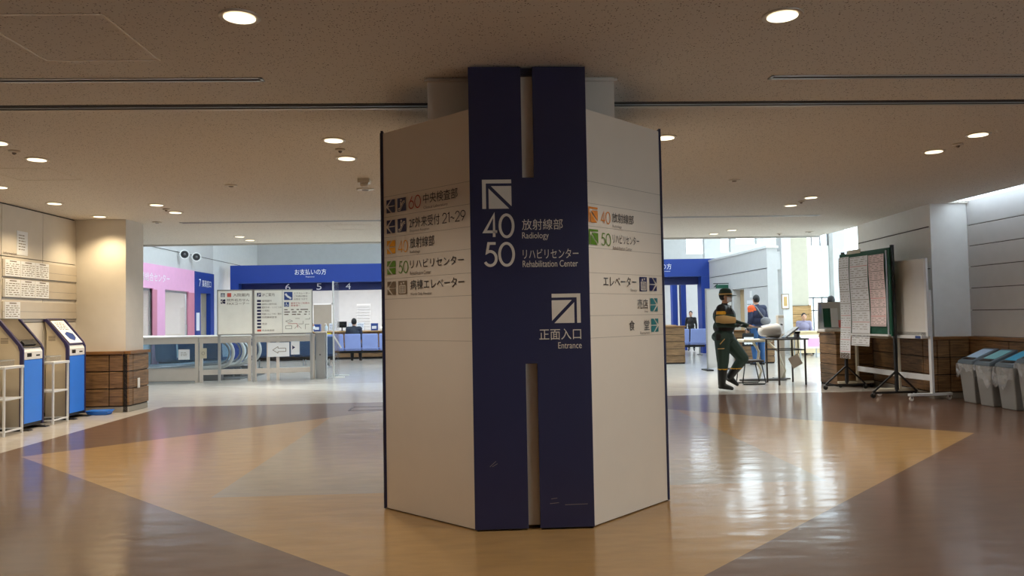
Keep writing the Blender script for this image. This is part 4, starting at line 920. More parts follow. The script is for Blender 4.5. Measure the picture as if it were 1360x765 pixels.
# payment counter and the things on it
pc = thing('payment_counter', 'long wood payment counter under the numbered blue band', 'counter', (0, 27.7, 0))
build('counter_body', MB().box(-8.2, 7.1, -.02, .55, .08, .97), 'oak', pc); build('plinth', MB().box(-8.2, 7.1, .02, .5, 0, .08), 'slot_dark', pc); build('counter_top', MB().box(-8.25, 7.12, -.12, .62, .97, 1.01), 'oak_light', pc, bevel=.006)
def counter_thing(kind, x, label, y=27.85, z=1.011, s=1.0):
    t = thing(kind, label, kind.replace('_', ' '), (x, y, z))
    if kind == 'monitor':
        build('stand', MB().box(-.09, .09, -.07, .07, 0, .012).box(-.02, .02, -.01, .01, 0, .16), 'black', t); build('display', MB().box(-.17 * s, .17 * s, -.03, .01, .12, .12 + .22 * s), 'dark_glass', t, bevel=.006)
    elif kind == 'pump_bottle':
        build('bottle', MB().lathe([(.05, 0), (.055, .02), (.055, .16), (.02, .2), (.018, .23)], seg=14), 'bottle', t, smooth=True); build('pump', MB().tube([(0, 0, .23), (0, 0, .27), (-.05, 0, .27)], .01, 8), 'white', t)
    elif kind == 'leaflet_stand':
        build('holder', MB().hexa([(-.14 * s, -.06, 0), (.14 * s, -.06, 0), (.14 * s, .06, 0), (-.14 * s, .06, 0)], [(-.14 * s, .02, .3 * s), (.14 * s, .02, .3 * s), (.14 * s, .05, .3 * s), (-.14 * s, .05, .3 * s)]), 'acrylic', t); f = Face((-.12 * s, -.065, 0), (1, 0, 0), (0, .09, .3))
        m = MB().slot(0); f.slab(m, rect(0, .24 * s, .03, .29 * s), .004, .008); bars(f, m.slot(1), .02, .22 * s, .06, .26 * s, 5, int(x * 10), w=.011); build('leaflet', m, ['paper', 'icon_blue'], t)
    elif kind == 'folder_box':
        build('box', MB().box(-.12, .12, -.1, .1, 0, .26), 'icon_blue', t, bevel=.008); f = Face((-.12, -.101, 0), (1, 0, 0)); m = MB(); f.flat(m, rect(.04, .2, .06, .16)); build('label_card', m, 'paper', t)
    elif kind == 'card_terminal':
        build('body', MB().hexa([(-.16, -.12, 0), (.16, -.12, 0), (.16, .12, 0), (-.16, .12, 0)], [(-.15, -.08, .08), (.15, -.08, .08), (.15, .12, .16), (-.15, .12, .16)]), 'lamp_metal', t, bevel=.01); build('display', MB().box(-.1, .1, -.02, .0, .12, .2), 'dark_glass', t)
    return t
for a in (('folder_box', -5.82, 'blue file box on the payment counter left of the hand pump'), ('pump_bottle', -5.50, 'pale pump bottle on the payment counter'), ('leaflet_stand', -5.27, 'leaflet stand right of the pump bottle on the counter'), ('monitor', -4.94, 'dark monitor on the payment counter left of the seated man'),
          ('leaflet_stand', -4.58, 'white leaflet stand just left of the seated man'), ('leaflet_stand', -4.28, 'white leaflet stand hidden partly by the seated man'), ('folder_box', -3.78, 'blue file box right of the seated man on the counter'), ('card_terminal', -3.42, 'card terminal right of the blue file box'), ('card_terminal', -2.85, 'card terminal beside the pillar edge on the counter'),
          ('leaflet_stand', 5.92, 'leaflet stand on the counter right of the pillar'), ('pump_bottle', 6.56, 'pump bottle on the counter right of the pillar'), ('folder_box', 6.30, 'blue file box on the counter right of the pillar')):
    counter_thing(*a)
sheet('yellow_notice', -5.42, 27.56, .76, .96, .30, 'yellow notice on the payment counter front', mats=('bright_yellow', 'letter_grey'))
sheet('counter_poster', -2.90, 27.86 + .3, 1.2, 1.62, .34, 'white poster standing on the counter by the pillar edge', art=lambda f, m: bars(f, m, .05, .28, 1.3, 1.55, 4, 9, w=.001)).location.z = -.188
t = thing('acrylic_screen', 'tall clear acrylic screen on a foot near the barrier end', 'screen', (-3.58, 19.38, 0))
build('sheet', MB().box(-.02, .012, -.35, .35, .02, 2.35), 'acrylic', t); build('foot', MB().box(-.2, .25, -.36, -.30, 0, .02), 'white', t); build('foot', MB().box(-.2, .25, .30, .36, 0, .02), 'white', t); build('support', MB().bar((0, -.36, 1.02), (.18, -.36, .72), .03), 'white', t)
build('edge_strip', MB().box(-.022, .014, -.37, -.35, .0, 2.36), 'white', t)
# right side of the office: blue posts and a hung paper
for x, lab in ((7.46, 'left of the two'), (7.80, 'right of the two')):
    struct('column', MB().box(x, x + .2, 29.4, 29.7, 0, 3.28), 'royal', 'slim royal blue post inside the office, %s' % lab, 'column')

# ------------------------------------------------------------ right side: counters, desk, boards, bins
def board_front(mb, x0, x1, y, z0, z1, rows, gap=.012):
    h = (z1 - z0) / rows
    for r in range(rows): mb.box(x0, x1, y - .02, y, z0 + r * h + gap / 2, z0 + (r + 1) * h - gap / 2)
    return mb
def wood_counter(name, label, loc, w, d, h, rotz=0.0, top=None, over=.03):
    t = thing(name, label, 'counter', loc, rotz)
    build('counter_body', MB().box(-w / 2 + .01, w / 2 - .01, .0, d, 0, h - .04), 'slot_dark', t)
    m = board_front(MB(), -w / 2, w / 2, 0, .03, h - .045, 5)
    hh = (h - .075) / 5
    for s in (-1, 1):
        for r in range(5): m.box(min(s * w / 2, s * (w / 2 - .02)), max(s * w / 2, s * (w / 2 - .02)), .002, d, .03 + r * hh + .006, .03 + (r + 1) * hh - .006)
    build('board_cladding', m, 'oak', t, bevel=.004)
    build('counter_top', MB().box(-w / 2 - over, w / 2 + over, -.04, d + .02, h - .04, h), top or 'oak_cap', t, bevel=.005)
    return t
wood_counter('wood_counter', 'wood clad counter end right of the pillar before the lavender seats', (4.9, 21.5, 0), 1.75, .5, 1.07)
wood_counter('wood_counter', 'wood clad counter behind the man in navy jacket', (7.55, 20.95, 0), 1.15, .45, .93)
wood_counter('wood_counter', 'wood clad counter carrying the brochure rack beside the notice board', (6.97, 14.08, 0), .70, .68, 1.02, top='oak')
t = thing('brochure_rack', 'white slanted brochure rack on the wood counter', 'rack', (6.75, 14.35, 1.021))
build('rack_base', MB().box(-.28, .28, -.16, .16, 0, .05), 'white', t, bevel=.006)
build('rack_back', MB().hexa([(-.28, .10, .05), (.28, .10, .05), (.28, .14, .05), (-.28, .14, .05)], [(-.22, .20, .56), (.28, .20, .56), (.28, .24, .56), (-.22, .24, .56)]), 'wall_grey', t)
build('rack_side', MB().hexa([(-.28, -.15, .05), (-.265, -.15, .05), (-.265, .12, .05), (-.28, .12, .05)], [(-.22, .12, .54), (-.205, .12, .54), (-.205, .22, .54), (-.22, .22, .54)]), 'acrylic', t)
for x, z, mt, lab in ((-.16, .08, 'board_green', 'green brochure in the white rack'), (-.02, .08, 'paper', 'pale brochure in the white rack'), (.13, .07, 'red_soft', 'red brochure lying right in the white rack')):
    h = .36 if x < .1 else .14
    tag(build('brochure', MB().hexa([(x - .06, -.02, z), (x + .08, -.02, z), (x + .08, -.005, z), (x - .06, -.005, z)], [(x - .03, .075, z + h), (x + .11, .075, z + h), (x + .11, .09, z + h), (x - .03, .09, z + h)]), mt, loc=(6.75, 14.35, 1.021)), lab, 'brochure', 'brochures in the rack')

# folding partition near the blue frame
t = thing('partition_screen', 'grey free-standing partition screen behind the guard', 'partition', (5.62, 18.8, 0))
build('panel', MB().box(0, .62, -.02, .02, .06, 2.0), 'wall_grey', t, bevel=.004); build('panel_frame', MB().box(-.03, 0, -.025, .025, .03, 2.02).box(.62, .65, -.025, .025, .03, 2.02).box(0, .62, -.025, .025, 2.0, 2.02), 'alu', t)
build('foot', MB().box(-.10, .06, -.25, .25, 0, .03), 'black', t, bevel=.005); build('foot', MB().box(.55, .70, -.25, .25, 0, .03), 'black', t, bevel=.005)
t = thing('wall_bracket_sign', 'small green exit sign hung on the pale wall above the guard', 'sign', (8.19, 24.9, 2.28))
build('arm', MB().bar((0, 0, .1), (-.5, 0, .1), .025).bar((-.35, 0, .1), (-.5, -.05, -.02), .02), 'black', t); build('sign_box', MB().box(-.42, -.02, -.04, .04, -.16, .06), 'board_green', t, bevel=.004)
tag(build('wall_switch', MB().box(8.185, 8.20, 22.75, 22.93, 1.86, 2.06), 'white', bevel=.004), 'white wall plate on the pale panelled wall', 'switch')
m = MB().slot(0).box(8.184, 8.19, 22.3, 23.2, 1.0, 1.78); f = Face((8.183, 23.2, 0), (0, -1, 0)); bars(f, m.slot(1), .05, .4, 1.1, 1.7, 7, 5); bars(f, m, .5, .85, 1.1, 1.7, 7, 6)
tag(build('wall_notice', m, ['paper', 'letter_grey']), 'large white notice sheet beside the tan door', 'notice')
t = thing('framed_picture', 'small framed picture on the slim grey column far right', 'picture', (10.22, 25.29, 1.76))
build('picture_frame', MB().box(-.13, .13, -.03, 0, -.25, .25), 'frame_wood', t, bevel=.006); build('mat_board', MB().box(-.10, .10, -.035, -.03, -.22, .22), 'paper', t); build('picture', MB().box(-.06, .06, -.038, -.035, -.16, .16), 'khaki', t)
t = thing('reception_desk', 'cream reception desk by the far window wall', 'desk', (10.65, 24.2, 0))
build('desk_front', MB().box(-.5, .6, 0, .03, 0.08, .74), 'desk_cream', t); build('desk_side', MB().box(-.5, -.47, 0, .6, 0, .74).box(.57, .6, 0, .6, 0, .74), 'desk_cream', t); build('desk_top', MB().box(-.55, .65, -.05, .65, .74, .78), 'desk_cream', t, bevel=.005)
t = thing('cloth_table', 'white table with a pink cloth front by the far desks', 'table', (9.95, 22.9, 0))
build('table_top', MB().box(-.38, .38, -.2, .3, .66, .69), 'white', t, bevel=.004); build('front_cloth', MB().box(-.36, .36, -.21, -.20, .30, .66), 'paper_pink', t); build('pink_sheet', MB().box(-.12, .22, -.216, -.21, .36, .60), 'pink', t)
for x in (-.34, .34):
    for y in (-.17, .27): build('leg', MB().box(x - .015, x + .015, y - .015, y + .015, 0, .66), 'alu', t)
t = thing('office_chair', 'blue-grey office chair beside the far desks', 'chair', (11.9, 25.3, 0))
build('seat', MB().box(-.23, .23, -.22, .22, .44, .52), 'lilac_cloth', t, bevel=.03); build('backrest', MB().box(-.21, .21, .2, .27, .6, 1.05), 'lilac_cloth', t, bevel=.03); build('column_post', MB().tube([(0, 0, .06), (0, 0, .44)], .03, 10), 'alu', t)
build('star_base', (lambda m: [m.bar((0, 0, .06), (.25 * cos(a * 1.2566), .25 * sin(a * 1.2566), .03), .04) for a in range(5)] and m)(MB()), 'black', t); build('back_bar', MB().bar((0, .1, .46), (0, .24, .7), .04, .02), 'black', t)

# small desk group
t = thing('folding_table', 'small dark-topped table with thin black legs beside the guard', 'table', (5.98, 14.9, 0))
build('table_top', MB().box(-.36, .34, -.36, .36, .865, .89), 'table_dark', t, bevel=.003)
for x in (-.24, .28):
    for y in (-.30, .32): build('leg', MB().box(x - .014, x + .014, y - .014, y + .014, 0, .865), 'table_dark', t)
build('apron', MB().box(-.24, .28, -.305, -.295, .66, .68).box(-.24, .28, .31, .32, .66, .68).box(-.245, -.235, -.3, .32, .66, .68).box(.275, .285, -.3, .32, .66, .68), 'table_dark', t)
t = thing('hood_roll', 'white tapered drum lying on the small dark table', 'drum', (5.70, 14.95, .891), radians(8))
m = MB(); prof = [(0.0, -.20), (.13, -.20), (.145, -.18), (.13, .0), (.10, .17), (.085, .19), (0.0, .19)]
m.v = []; seg = 24
for r, z in prof:
    for k in range(seg): m.v.append((-z, r * cos(2 * pi * k / seg), .145 + r * sin(2 * pi * k / seg)))
for i in range(len(prof) - 1):
    for k in range(seg): m.f.append((i * seg + k, i * seg + (k + 1) % seg, (i + 1) * seg + (k + 1) % seg, (i + 1) * seg + k)); m.m.append(0)
build('drum', m, 'white', t, smooth=True); build('drum_eye', MB().tube([(.20, 0, .145), (.206, 0, .145)], .05, 16), 'alu_dark', t)
t = thing('document_stand', 'grey tilted document stand on the small dark table', 'stand', (6.13, 14.86, .891))
build('stand_foot', MB().box(-.10, .13, -.08, .10, 0, .02).box(.06, .12, -.06, .08, .02, .12), 'alu_dark', t, bevel=.004); build('tilted_plate', MB().hexa([(-.19, -.1, .015), (-.17, -.1, .0), (-.17, .1, .0), (-.19, .1, .015)], [(.08, -.1, .22), (.11, -.1, .20), (.11, .1, .20), (.08, .1, .22)]), 'alu', t)
build('keypad', MB().box(.02, .12, -.09, -.06, .09, .13), 'dark_glass', t)
t = thing('dispenser_tower', 'tall pale dispenser box behind the small dark table', 'dispenser', (6.32, 15.95, 0))
build('tower_body', MB().box(-.06, .07, -.06, .06, .03, 1.34), 'lamp_metal', t, bevel=.01); build('tower_base', MB().box(-.14, .14, -.14, .14, 0, .03), 'alu_dark', t); build('label_strip', MB().box(-.05, .06, -.064, -.06, .95, 1.28), 'paper', t); build('nozzle', MB().tube([(0, -.06, 1.15), (0, -.12, 1.14)], .015, 8), 'black', t)
m = MB().slot(0); c = Vector((6.05, 14.56, .46)); a = radians(28)
for q in (1,): m.add([c + Vector((sx * cos(a) - sz * sin(a), y, sx * sin(a) + sz * cos(a))) for y in (-.004, 0) for sx, sz in ((-.105, -.11), (.105, -.11), (.105, .11), (-.105, .11))], [(0, 1, 2, 3), (7, 6, 5, 4), (0, 4, 5, 1), (1, 5, 6, 2), (2, 6, 7, 3), (3, 7, 4, 0)])
m.slot(1).tube([c + Vector((-.05, .0, .10)), Vector((6.0, 14.58, .66))], .003, 5)
hang = build('hanging_card', m, ['lamp_metal', 'black']); tag(hang, 'tilted grey card hanging under the small dark table', 'card')
t = thing('white_stand', 'white stand with curved legs behind the small dark table', 'stand', (5.66, 15.66, 0))
build('stand_top', MB().box(-.30, .30, -.22, .22, .80, .86), 'cream_metal', t, bevel=.02)
for x in (-.05, .45):
    build('curved_leg', MB().tube([(x * .6, 0, .80), (x * .8 + .12, -.02, .6), (x + .08, -.05, .38), (x + .16, -.05, .2), (x + .1, -.05, .05)], .025, 8), 'cream_metal', t, smooth=True)
build('base_bar', MB().box(-.35, .62, -.09, -.01, 0, .05), 'alu_dark', t, bevel=.01)
t = thing('low_stool', 'low dark stool on black wire sled legs beside the guard', 'stool', (5.32, 15.0, 0))
build('seat', MB().box(-.22, .22, -.20, .20, .435, .475), 'table_dark', t, bevel=.012)
for y in (-.18, .18): build('sled_leg', MB().tube([(-.16, y, .435), (-.22, y, .03), (-.20, y, .012), (.22, y, .012), (.24, y, .03), (.16, y, .435)], .011, 8), 'black', t, smooth=True)
build('sled_foot', MB().box(-.22, .22, -.19, -.17, 0, .008).box(-.22, .22, .17, .19, 0, .008), 'black', t)

# notice board on a black stand
nb = thing('notice_stand', 'mobile notice board covered with long printed sheets, on black posts', 'notice board', (6.52, 13.60, 0), math.atan2(-1.46, .12))
# local +x runs along the board towards the viewer, local -y faces the hall
NL = 1.465
build('board', MB().box(0.0, NL, .0, .03, .98, 2.42), 'board_green', nb, bevel=.004)
for x in (.02, NL): build('post', MB().box(x - .022, x + .022, .03, .075, .12, 2.46), 'black', nb)
build('board_edge', MB().box(NL - .09, NL - .05, -.012, .0, 1.0, 2.38), 'alu', nb); build('board_tray', MB().box(.3, NL - .02, -.05, .0, .98, 1.01), 'white_metal', nb)
for x in (.02, NL):
    build('base_legs', MB().bar((x, .05, .42), (x, -.36, .09), .025).bar((x, .05, .42), (x, .40, .09), .025).bar((x, -.36, .08), (x, .40, .08), .03).bar((x, .05, .42), (x - .0, .05, .08), .03), 'black', nb)
    for y in (-.36, .40):
        w = build('caster', MB().tube([(x - .014, y, .04), (x + .014, y, .04)], .04, 14), 'rubber', nb); build('caster_fork', MB().box(x - .02, x + .02, y - .012, y + .02, .05, .085), 'alu_dark', w)
F = Face((0, -.002, 0), (1, 0, 0))
m = MB(); F.slab(m, rect(.24, .66, 2.40, 2.47), -.01, .004); build('title_strip', m, 'cream_metal', nb)
def hung(x0, x1, z0, z1, lab, pink, w0, seed, redrows=()):
    m = MB().slot(0); n = 8; L = x1 - x0
    for i in range(n):                                   # slightly curling sheet
        za, zb = z0 + (z1 - z0) * i / n, z0 + (z1 - z0) * (i + 1) / n
        g = lambda z: w0 + .012 + .010 * sin((z - z0) * 5 + seed) + max(0, (1.05 - z)) * .05
        m.add([F.p(x0, za, g(za)), F.p(x1, za, g(za)), F.p(x1, zb, g(zb)), F.p(x0, zb, g(zb))], [(0, 1, 2, 3)])
        rnd = random.Random(seed * 10 + i)
        for r in range(5):
            z = za + (zb - za) * (r + .5) / 5; q = z - .003; m.slot(1)
            if r == 0: m.slot(2 if i in redrows else 1); m.add([F.p(x0 + .01, z, g(z) + .002), F.p(x1 - .01, z, g(z) + .002), F.p(x1 - .01, z + .007, g(z) + .002), F.p(x0 + .01, z + .007, g(z) + .002)], [(0, 1, 2, 3)])
            else:
                m.slot(3); xx = x0 + .02
                while xx < x1 - .05:
                    e = min(x1 - .02, xx + L * rnd.uniform(.06, .25)); m.add([F.p(xx, q, g(z) + .002), F.p(e, q, g(z) + .002), F.p(e, q + .006, g(z) + .002), F.p(xx, q + .006, g(z) + .002)], [(0, 1, 2, 3)]); xx = e + L * rnd.uniform(.04, .2)
            m.slot(0)
    o = build('printed_sheet', m, ['paper_pink' if pink else 'paper', 'letter_grey', 'red_soft', 'letter_grey'], loc=nb.location, rotz=nb.rotation_euler.z)
    tag(o, lab, 'notice', 'long sheets on the notice board'); return o
hung(.0, .33, .66, 2.36, 'longest narrow sheet at the far edge of the notice board', False, .006, 1, (0, 1, 2, 3))
hung(.36, .90, .80, 2.34, 'long middle sheet on the notice board', False, .008, 2, (2, 7))
hung(.93, 1.36, 1.14, 2.33, 'shorter pinkish sheet at the near edge of the notice board', True, .008, 3, (1, 3))
hung(.02, .34, .56, .66, 'small coloured leaflet at the bottom of the longest sheet', False, .03, 4)
for m_ in (): pass

# green chalkboard and whiteboard on wheeled stands
def wheeled_board(name, label, loc, rotz, W_, z0, z1, face_m, frame_m, left_m, wheel_m, half, group):
    t = thing(name, label, 'board', loc, rotz, group=group)
    for x, mm in ((0, left_m), (W_, frame_m)):
        build('upright', MB().box(x - .03, x + .03, .02, .06, .08, z0 + .70), mm, t, bevel=.004)
        build('board_side', MB().box(x - .025, x + .025, -.02, .02, z0 - .02, z1 + .01), frame_m, t, bevel=.003)
        build('foot', MB().box(x - .03, x + .03, -half, half, .075, .115), mm, t, bevel=.004)
        for y in (-half + .04, half - .04):
            c = build('caster', MB().tube([(x - .014, y, .036), (x + .014, y, .036)], .036, 14), wheel_m, t, bevel=.004); build('caster_fork', MB().box(x - .018, x + .018, y - .012, y + .012, .04, .078), 'alu_dark', c)
    build('board_face', MB().box(.025, W_ - .025, -.012, .012, z0, z1), face_m, t)
    build('top_edge', MB().box(-.025, W_ + .025, -.02, .02, z1, z1 + .015), frame_m, t)
    build('tray', MB().box(.03, W_ - .03, -.09, .02, z0 - .05, z0), frame_m, t, bevel=.004)
    build('tray_strip', MB().box(.03, W_ - .03, -.012, .012, z0, z0 + .05), 'alu_dark', t)
    build('cross_rail', MB().box(.03, W_ - .03, .025, .055, .30, .39), 'white_metal', t, bevel=.004)
    return t
wheeled_board('chalk_board', 'green chalkboard on a cream wheeled stand behind the notice board', (6.88, 13.88, 0), radians(-90), 1.36, .98, 2.18, 'board_green', 'cream_metal', 'cream_metal', 'rubber', .33, 'wheeled boards')
wb = wheeled_board('white_board', 'narrow whiteboard on a white wheeled stand, nearest the bins', (6.84, 12.40, 0), radians(-84), .79, 1.0, 2.19, 'board_white', 'white_metal', 'cream_metal', 'white', .36, 'wheeled boards')  # left upright and foot in cream: shadow tint put into the colour
build('tray_magnet', MB().box(.62, .74, -.095, -.088, .955, .995), 'icon_blue', wb)

# recycling bins
def make_bin(y, label, lab_m, w=.36, h=.66, x=7.24):
    t = thing('recycling_bin', label, 'bin', (x, y, 0), -pi / 2, group='grey recycling bins')
    b, d = w / 2, .42
    build('bin_body', MB().hexa([(-b + .04, .05, 0), (b - .04, .05, 0), (b - .04, d - .05, 0), (-b + .04, d - .05, 0)], [(-b + .01, .0, h - .08), (b - .01, .0, h - .08), (b - .01, d, h - .08), (-b + .01, d, h - .08)]), 'bin_grey', t, bevel=.015)
    lid = build('lid', MB().hexa([(-b, -.015, h - .08), (b, -.015, h - .08), (b, d + .01, h - .08), (-b, d + .01, h - .08)], [(-b + .015, .0, h - .03), (b - .015, .0, h - .03), (b - .015, d, h + .15), (-b + .015, d, h + .15)]), 'bin_lid', t, bevel=.01)
    n = Vector((0, -.18, .42)).normalized(); f = Face((-b, .0, h - .03), (1, 0, 0), (0, .42, .18))
    m = MB(); f.slab(m, rect(.06, w - .06, .12, .40), .0, .006); build('lid_label', m, lab_m, lid)
    m = MB(); f.slab(m, rect(.06, w - .06, .04, .10), .0, .004); build('drop_slot', m, 'dark_glass', lid)
    # liner bag folded over the rim, hanging unevenly
    rnd = random.Random(int(y * 100)); m = MB(); N = 40; per = []
    for k in range(N):
        s = k / N * 4; i = int(s); u = s - i
        q = [(-b + 2 * b * u, -.02), (b + .008, -.02 + (d + .03) * u), (b - 2 * b * u, d + .015), (-b - .008, d + .015 - (d + .03) * u)][i]; per.append(q)
    ph = rnd.uniform(0, 6); cx, cy = 0, d / 2; rows_ = 5; vs = []
    for r in range(rows_ + 1):
        for k, q in enumerate(per):
            L = .19 + .10 * sin(k * .33 + ph) + .035 * sin(k * 1.3 + ph * 2); fr = r / rows_
            out = 1 + .015 + .05 * sin(fr * 2.6) * (.7 + .5 * sin(k * 1.9 + ph + fr * 2)); vs.append((cx + (q[0] - cx) * out, cy + (q[1] - cy) * out, h - .075 - L * fr))
    m.add(vs, [(r * N + k, r * N + (k + 1) % N, (r + 1) * N + (k + 1) % N, (r + 1) * N + k) for r in range(rows_) for k in range(N)])
    build('liner_bag', m, 'bag_film', t, smooth=True)
    return t
make_bin(11.22, 'grey bin with pale blue lid label, farthest of the row in the corner', 'label_sky')
make_bin(10.80, 'grey bin with teal lid label, second from the corner', 'label_teal', x=7.22)
make_bin(10.37, 'grey bin with bright cyan lid label, third from the corner', 'label_cyan', w=.38)
make_bin(9.90, 'grey bin with lilac lid label, cut by the right picture edge', 'label_lilac', w=.40, h=.74, x=7.22)

# ------------------------------------------------------------ people
def capsule(m, a, b, r0, r1, seg=12):
    a, b = Vector(a), Vector(b)
    if (b - a).length > 1e-4: m.tube([a, b], [r0, r1], seg)
    m.ball(a, r0, seg, 8); m.ball(b, r1, seg, 8)
BASE = dict(pelvis=(0, 0, .94), belly=(0, .01, 1.10), chest=(0, 0, 1.29), neck=(0, .0, 1.46), head=(0, .03, 1.635),
            shR=(.175, 0, 1.415), elR=(.225, -.03, 1.14), wrR=(.23, .06, .90), shL=(-.175, 0, 1.415), elL=(-.225, -.03, 1.14), wrL=(-.23, .06, .90),
            hipR=(.095, 0, .92), knR=(.105, .02, .50), anR=(.11, -.02, .09), toR=(.125, .15, .035), hipL=(-.095, 0, .92), knL=(-.105, .02, .50), anL=(-.11, -.02, .09), toL=(-.125, .15, .035))
def person(label, loc, rotz, scale, pose, zone, mats, bulk=1.0, voxel=.009, hair='hair', hairpart=True, group=None, depth=1.0, legs=1.0):
    """one continuous body; zone(label, point) -> material slot; returns the body object (facing local +y)"""
    J = dict(BASE); J.update(pose); J = {k: Vector(v) for k, v in J.items()}
    m = MB(); segs = []
    def cap(a, b, r0, r1, lab): capsule(m, a, b, r0, r1); segs.append((Vector(a), Vector(b), r0, r1, lab))
    def ell(c, r, lab): m.ball(c, r, 16, 12); segs.append((Vector(c), Vector(c), sum(r) / 3, sum(r) / 3, lab))
    B_ = bulk
    ell(J['pelvis'], (.165 * B_, .125 * B_ * depth, .12), 'pelvis'); ell(J['belly'], (.155 * B_, .12 * B_ * depth, .15), 'torso'); ell(J['chest'], (.175 * B_, .125 * B_ * depth, .18), 'torso')
    cap(J['shL'], J['shR'], .072 * B_, .072 * B_, 'torso'); cap((J['shL'] + J['shR']) / 2, J['neck'] + Vector((0, 0, .02)), .085, .06, 'torso')
    cap(J['neck'], J['head'] + Vector((0, -.01, -.06)), .052, .05, 'neck')
    H = J['head']; ell(H, (.075, .092, .112), 'head'); ell(H + Vector((0, .03, -.055)), (.056, .060, .062), 'head')
    ell(H + Vector((0, .095, -.015)), (.013, .020, .022), 'head')
    for s in (-1, 1): ell(H + Vector((s * .077, .0, -.01)), (.010, .020, .032), 'head')
    for S in 'RL':
        s = 1 if S == 'R' else -1
        cap(J['sh' + S], J['el' + S], .066 * B_, .050 * B_, 'uarm' + S); cap(J['el' + S], J['wr' + S], .049 * B_, .036 * B_, 'farm' + S)
        d = (J['wr' + S] - J['el' + S]).normalized(); side = d.cross(Vector((0, 1, 0)) if abs(d.y) < .8 else Vector((0, 0, 1))).normalized()
        nrm = side.cross(d).normalized(); w = J['wr' + S]; p = w + d * .055
        cap(w, p, .030, .034, 'hand' + S)
        for k, L in enumerate((.062, .072, .068, .052)):
            b0 = p + d * .025 + side * (-.030 + .020 * k); b1 = b0 + d * L * .55 + nrm * .006; b2 = b1 + d * L * .45 + nrm * .020
            cap(b0, b1, .0105, .0100, 'hand' + S); cap(b1, b2, .0100, .0090, 'hand' + S)
        t0 = w + d * .02 - side * .028; t1 = t0 + d * .035 - side * .022 + nrm * .012; cap(t0, t1, .013, .011, 'hand' + S); cap(t1, t1 + d * .032 + nrm * .006, .011, .0095, 'hand' + S)
        cap(J['hip' + S], J['kn' + S], .092 * B_ * legs, .066 * B_ * legs, 'thigh' + S); cap(J['kn' + S], J['an' + S], .064 * B_ * legs, .050 * legs, 'shin' + S)
        cap(J['an' + S], J['to' + S], .046, .034, 'foot' + S); cap(J['an' + S] + Vector((0, -.03, -.045)), J['to' + S], .034, .032, 'foot' + S)
    me0 = bpy.data.meshes.new('body'); me0.from_pydata(m.v, [], m.f); o0 = bpy.data.objects.new('body', me0); COL.objects.link(o0)
    rm = o0.modifiers.new('r', 'REMESH'); rm.mode = 'VOXEL'; rm.voxel_size = voxel
    sm = o0.modifiers.new('s', 'SMOOTH'); sm.factor = .5; sm.iterations = 3
    bpy.context.view_layer.update(); dg = bpy.context.evaluated_depsgraph_get()
    me = bpy.data.meshes.new_from_object(o0.evaluated_get(dg)); bpy.data.objects.remove(o0); bpy.data.meshes.remove(me0)
    me.materials.clear()
    for mm in mats: me.materials.append(MATS[mm])
    idx = []
    for p in me.polygons:
        c = p.center; best = None; bl = None
        for a, b, r0, r1, lab in segs:
            ab = b - a; L2 = ab.length_squared; t = max(0, min(1, (c - a).dot(ab) / L2)) if L2 > 1e-9 else 0
            dd = (c - a - ab * t).length - (r0 + (r1 - r0) * t)
            if best is None or dd < best: best, bl = dd, lab
        idx.append(zone(bl, c))
    me.polygons.foreach_set('material_index', idx); me.polygons.foreach_set('use_smooth', [True] * len(idx)); me.update()
    o = bpy.data.objects.new('person', me); COL.objects.link(o); o.location = loc; o.rotation_euler.z = rotz; o.scale = (scale,) * 3
    o['label'] = label; o['category'] = 'person'
    if group: o['group'] = group
    if hairpart:
        hm = MB(); hm.ball(H + Vector((0, -.018, .018)), (.084, .096, .112), 20, 14)
        hm.v = [(x, y, max(z, H.z - .07 + (.10 if y > H.y + .03 else 0))) for x, y, z in hm.v]
        build('hair', hm, hair, o, smooth=True)
    em = MB()
    for s in (-1, 1): em.ball(H + Vector((s * .030, .083, .012)), (.012, .008, .006), 8, 6)
    build('eyes', em, 'black', o, smooth=True)
    o['head_x'], o['head_y'], o['head_z'] = H.x, H.y, H.z
    return o
def mask_part(o, H):
    m = MB(); H = Vector(H); N = 9
    vs = []
    for i in range(6):
        z = -.015 - i * .017
        for k in range(N):
            a = radians(-75 + 150 * k / (N - 1)); r = .088 + (.022 if 0 < i < 4 else .010) * cos(a) ** 2 - .003 * i
            vs.append(H + Vector((r * .86 * sin(a), .012 + r * cos(a), z)))
    m.add(vs, [(i * N + k, i * N + k + 1, (i + 1) * N + k + 1, (i + 1) * N + k) for i in range(5) for k in range(N - 1)])
    return build('face_mask', m, 'paper', o, smooth=True)

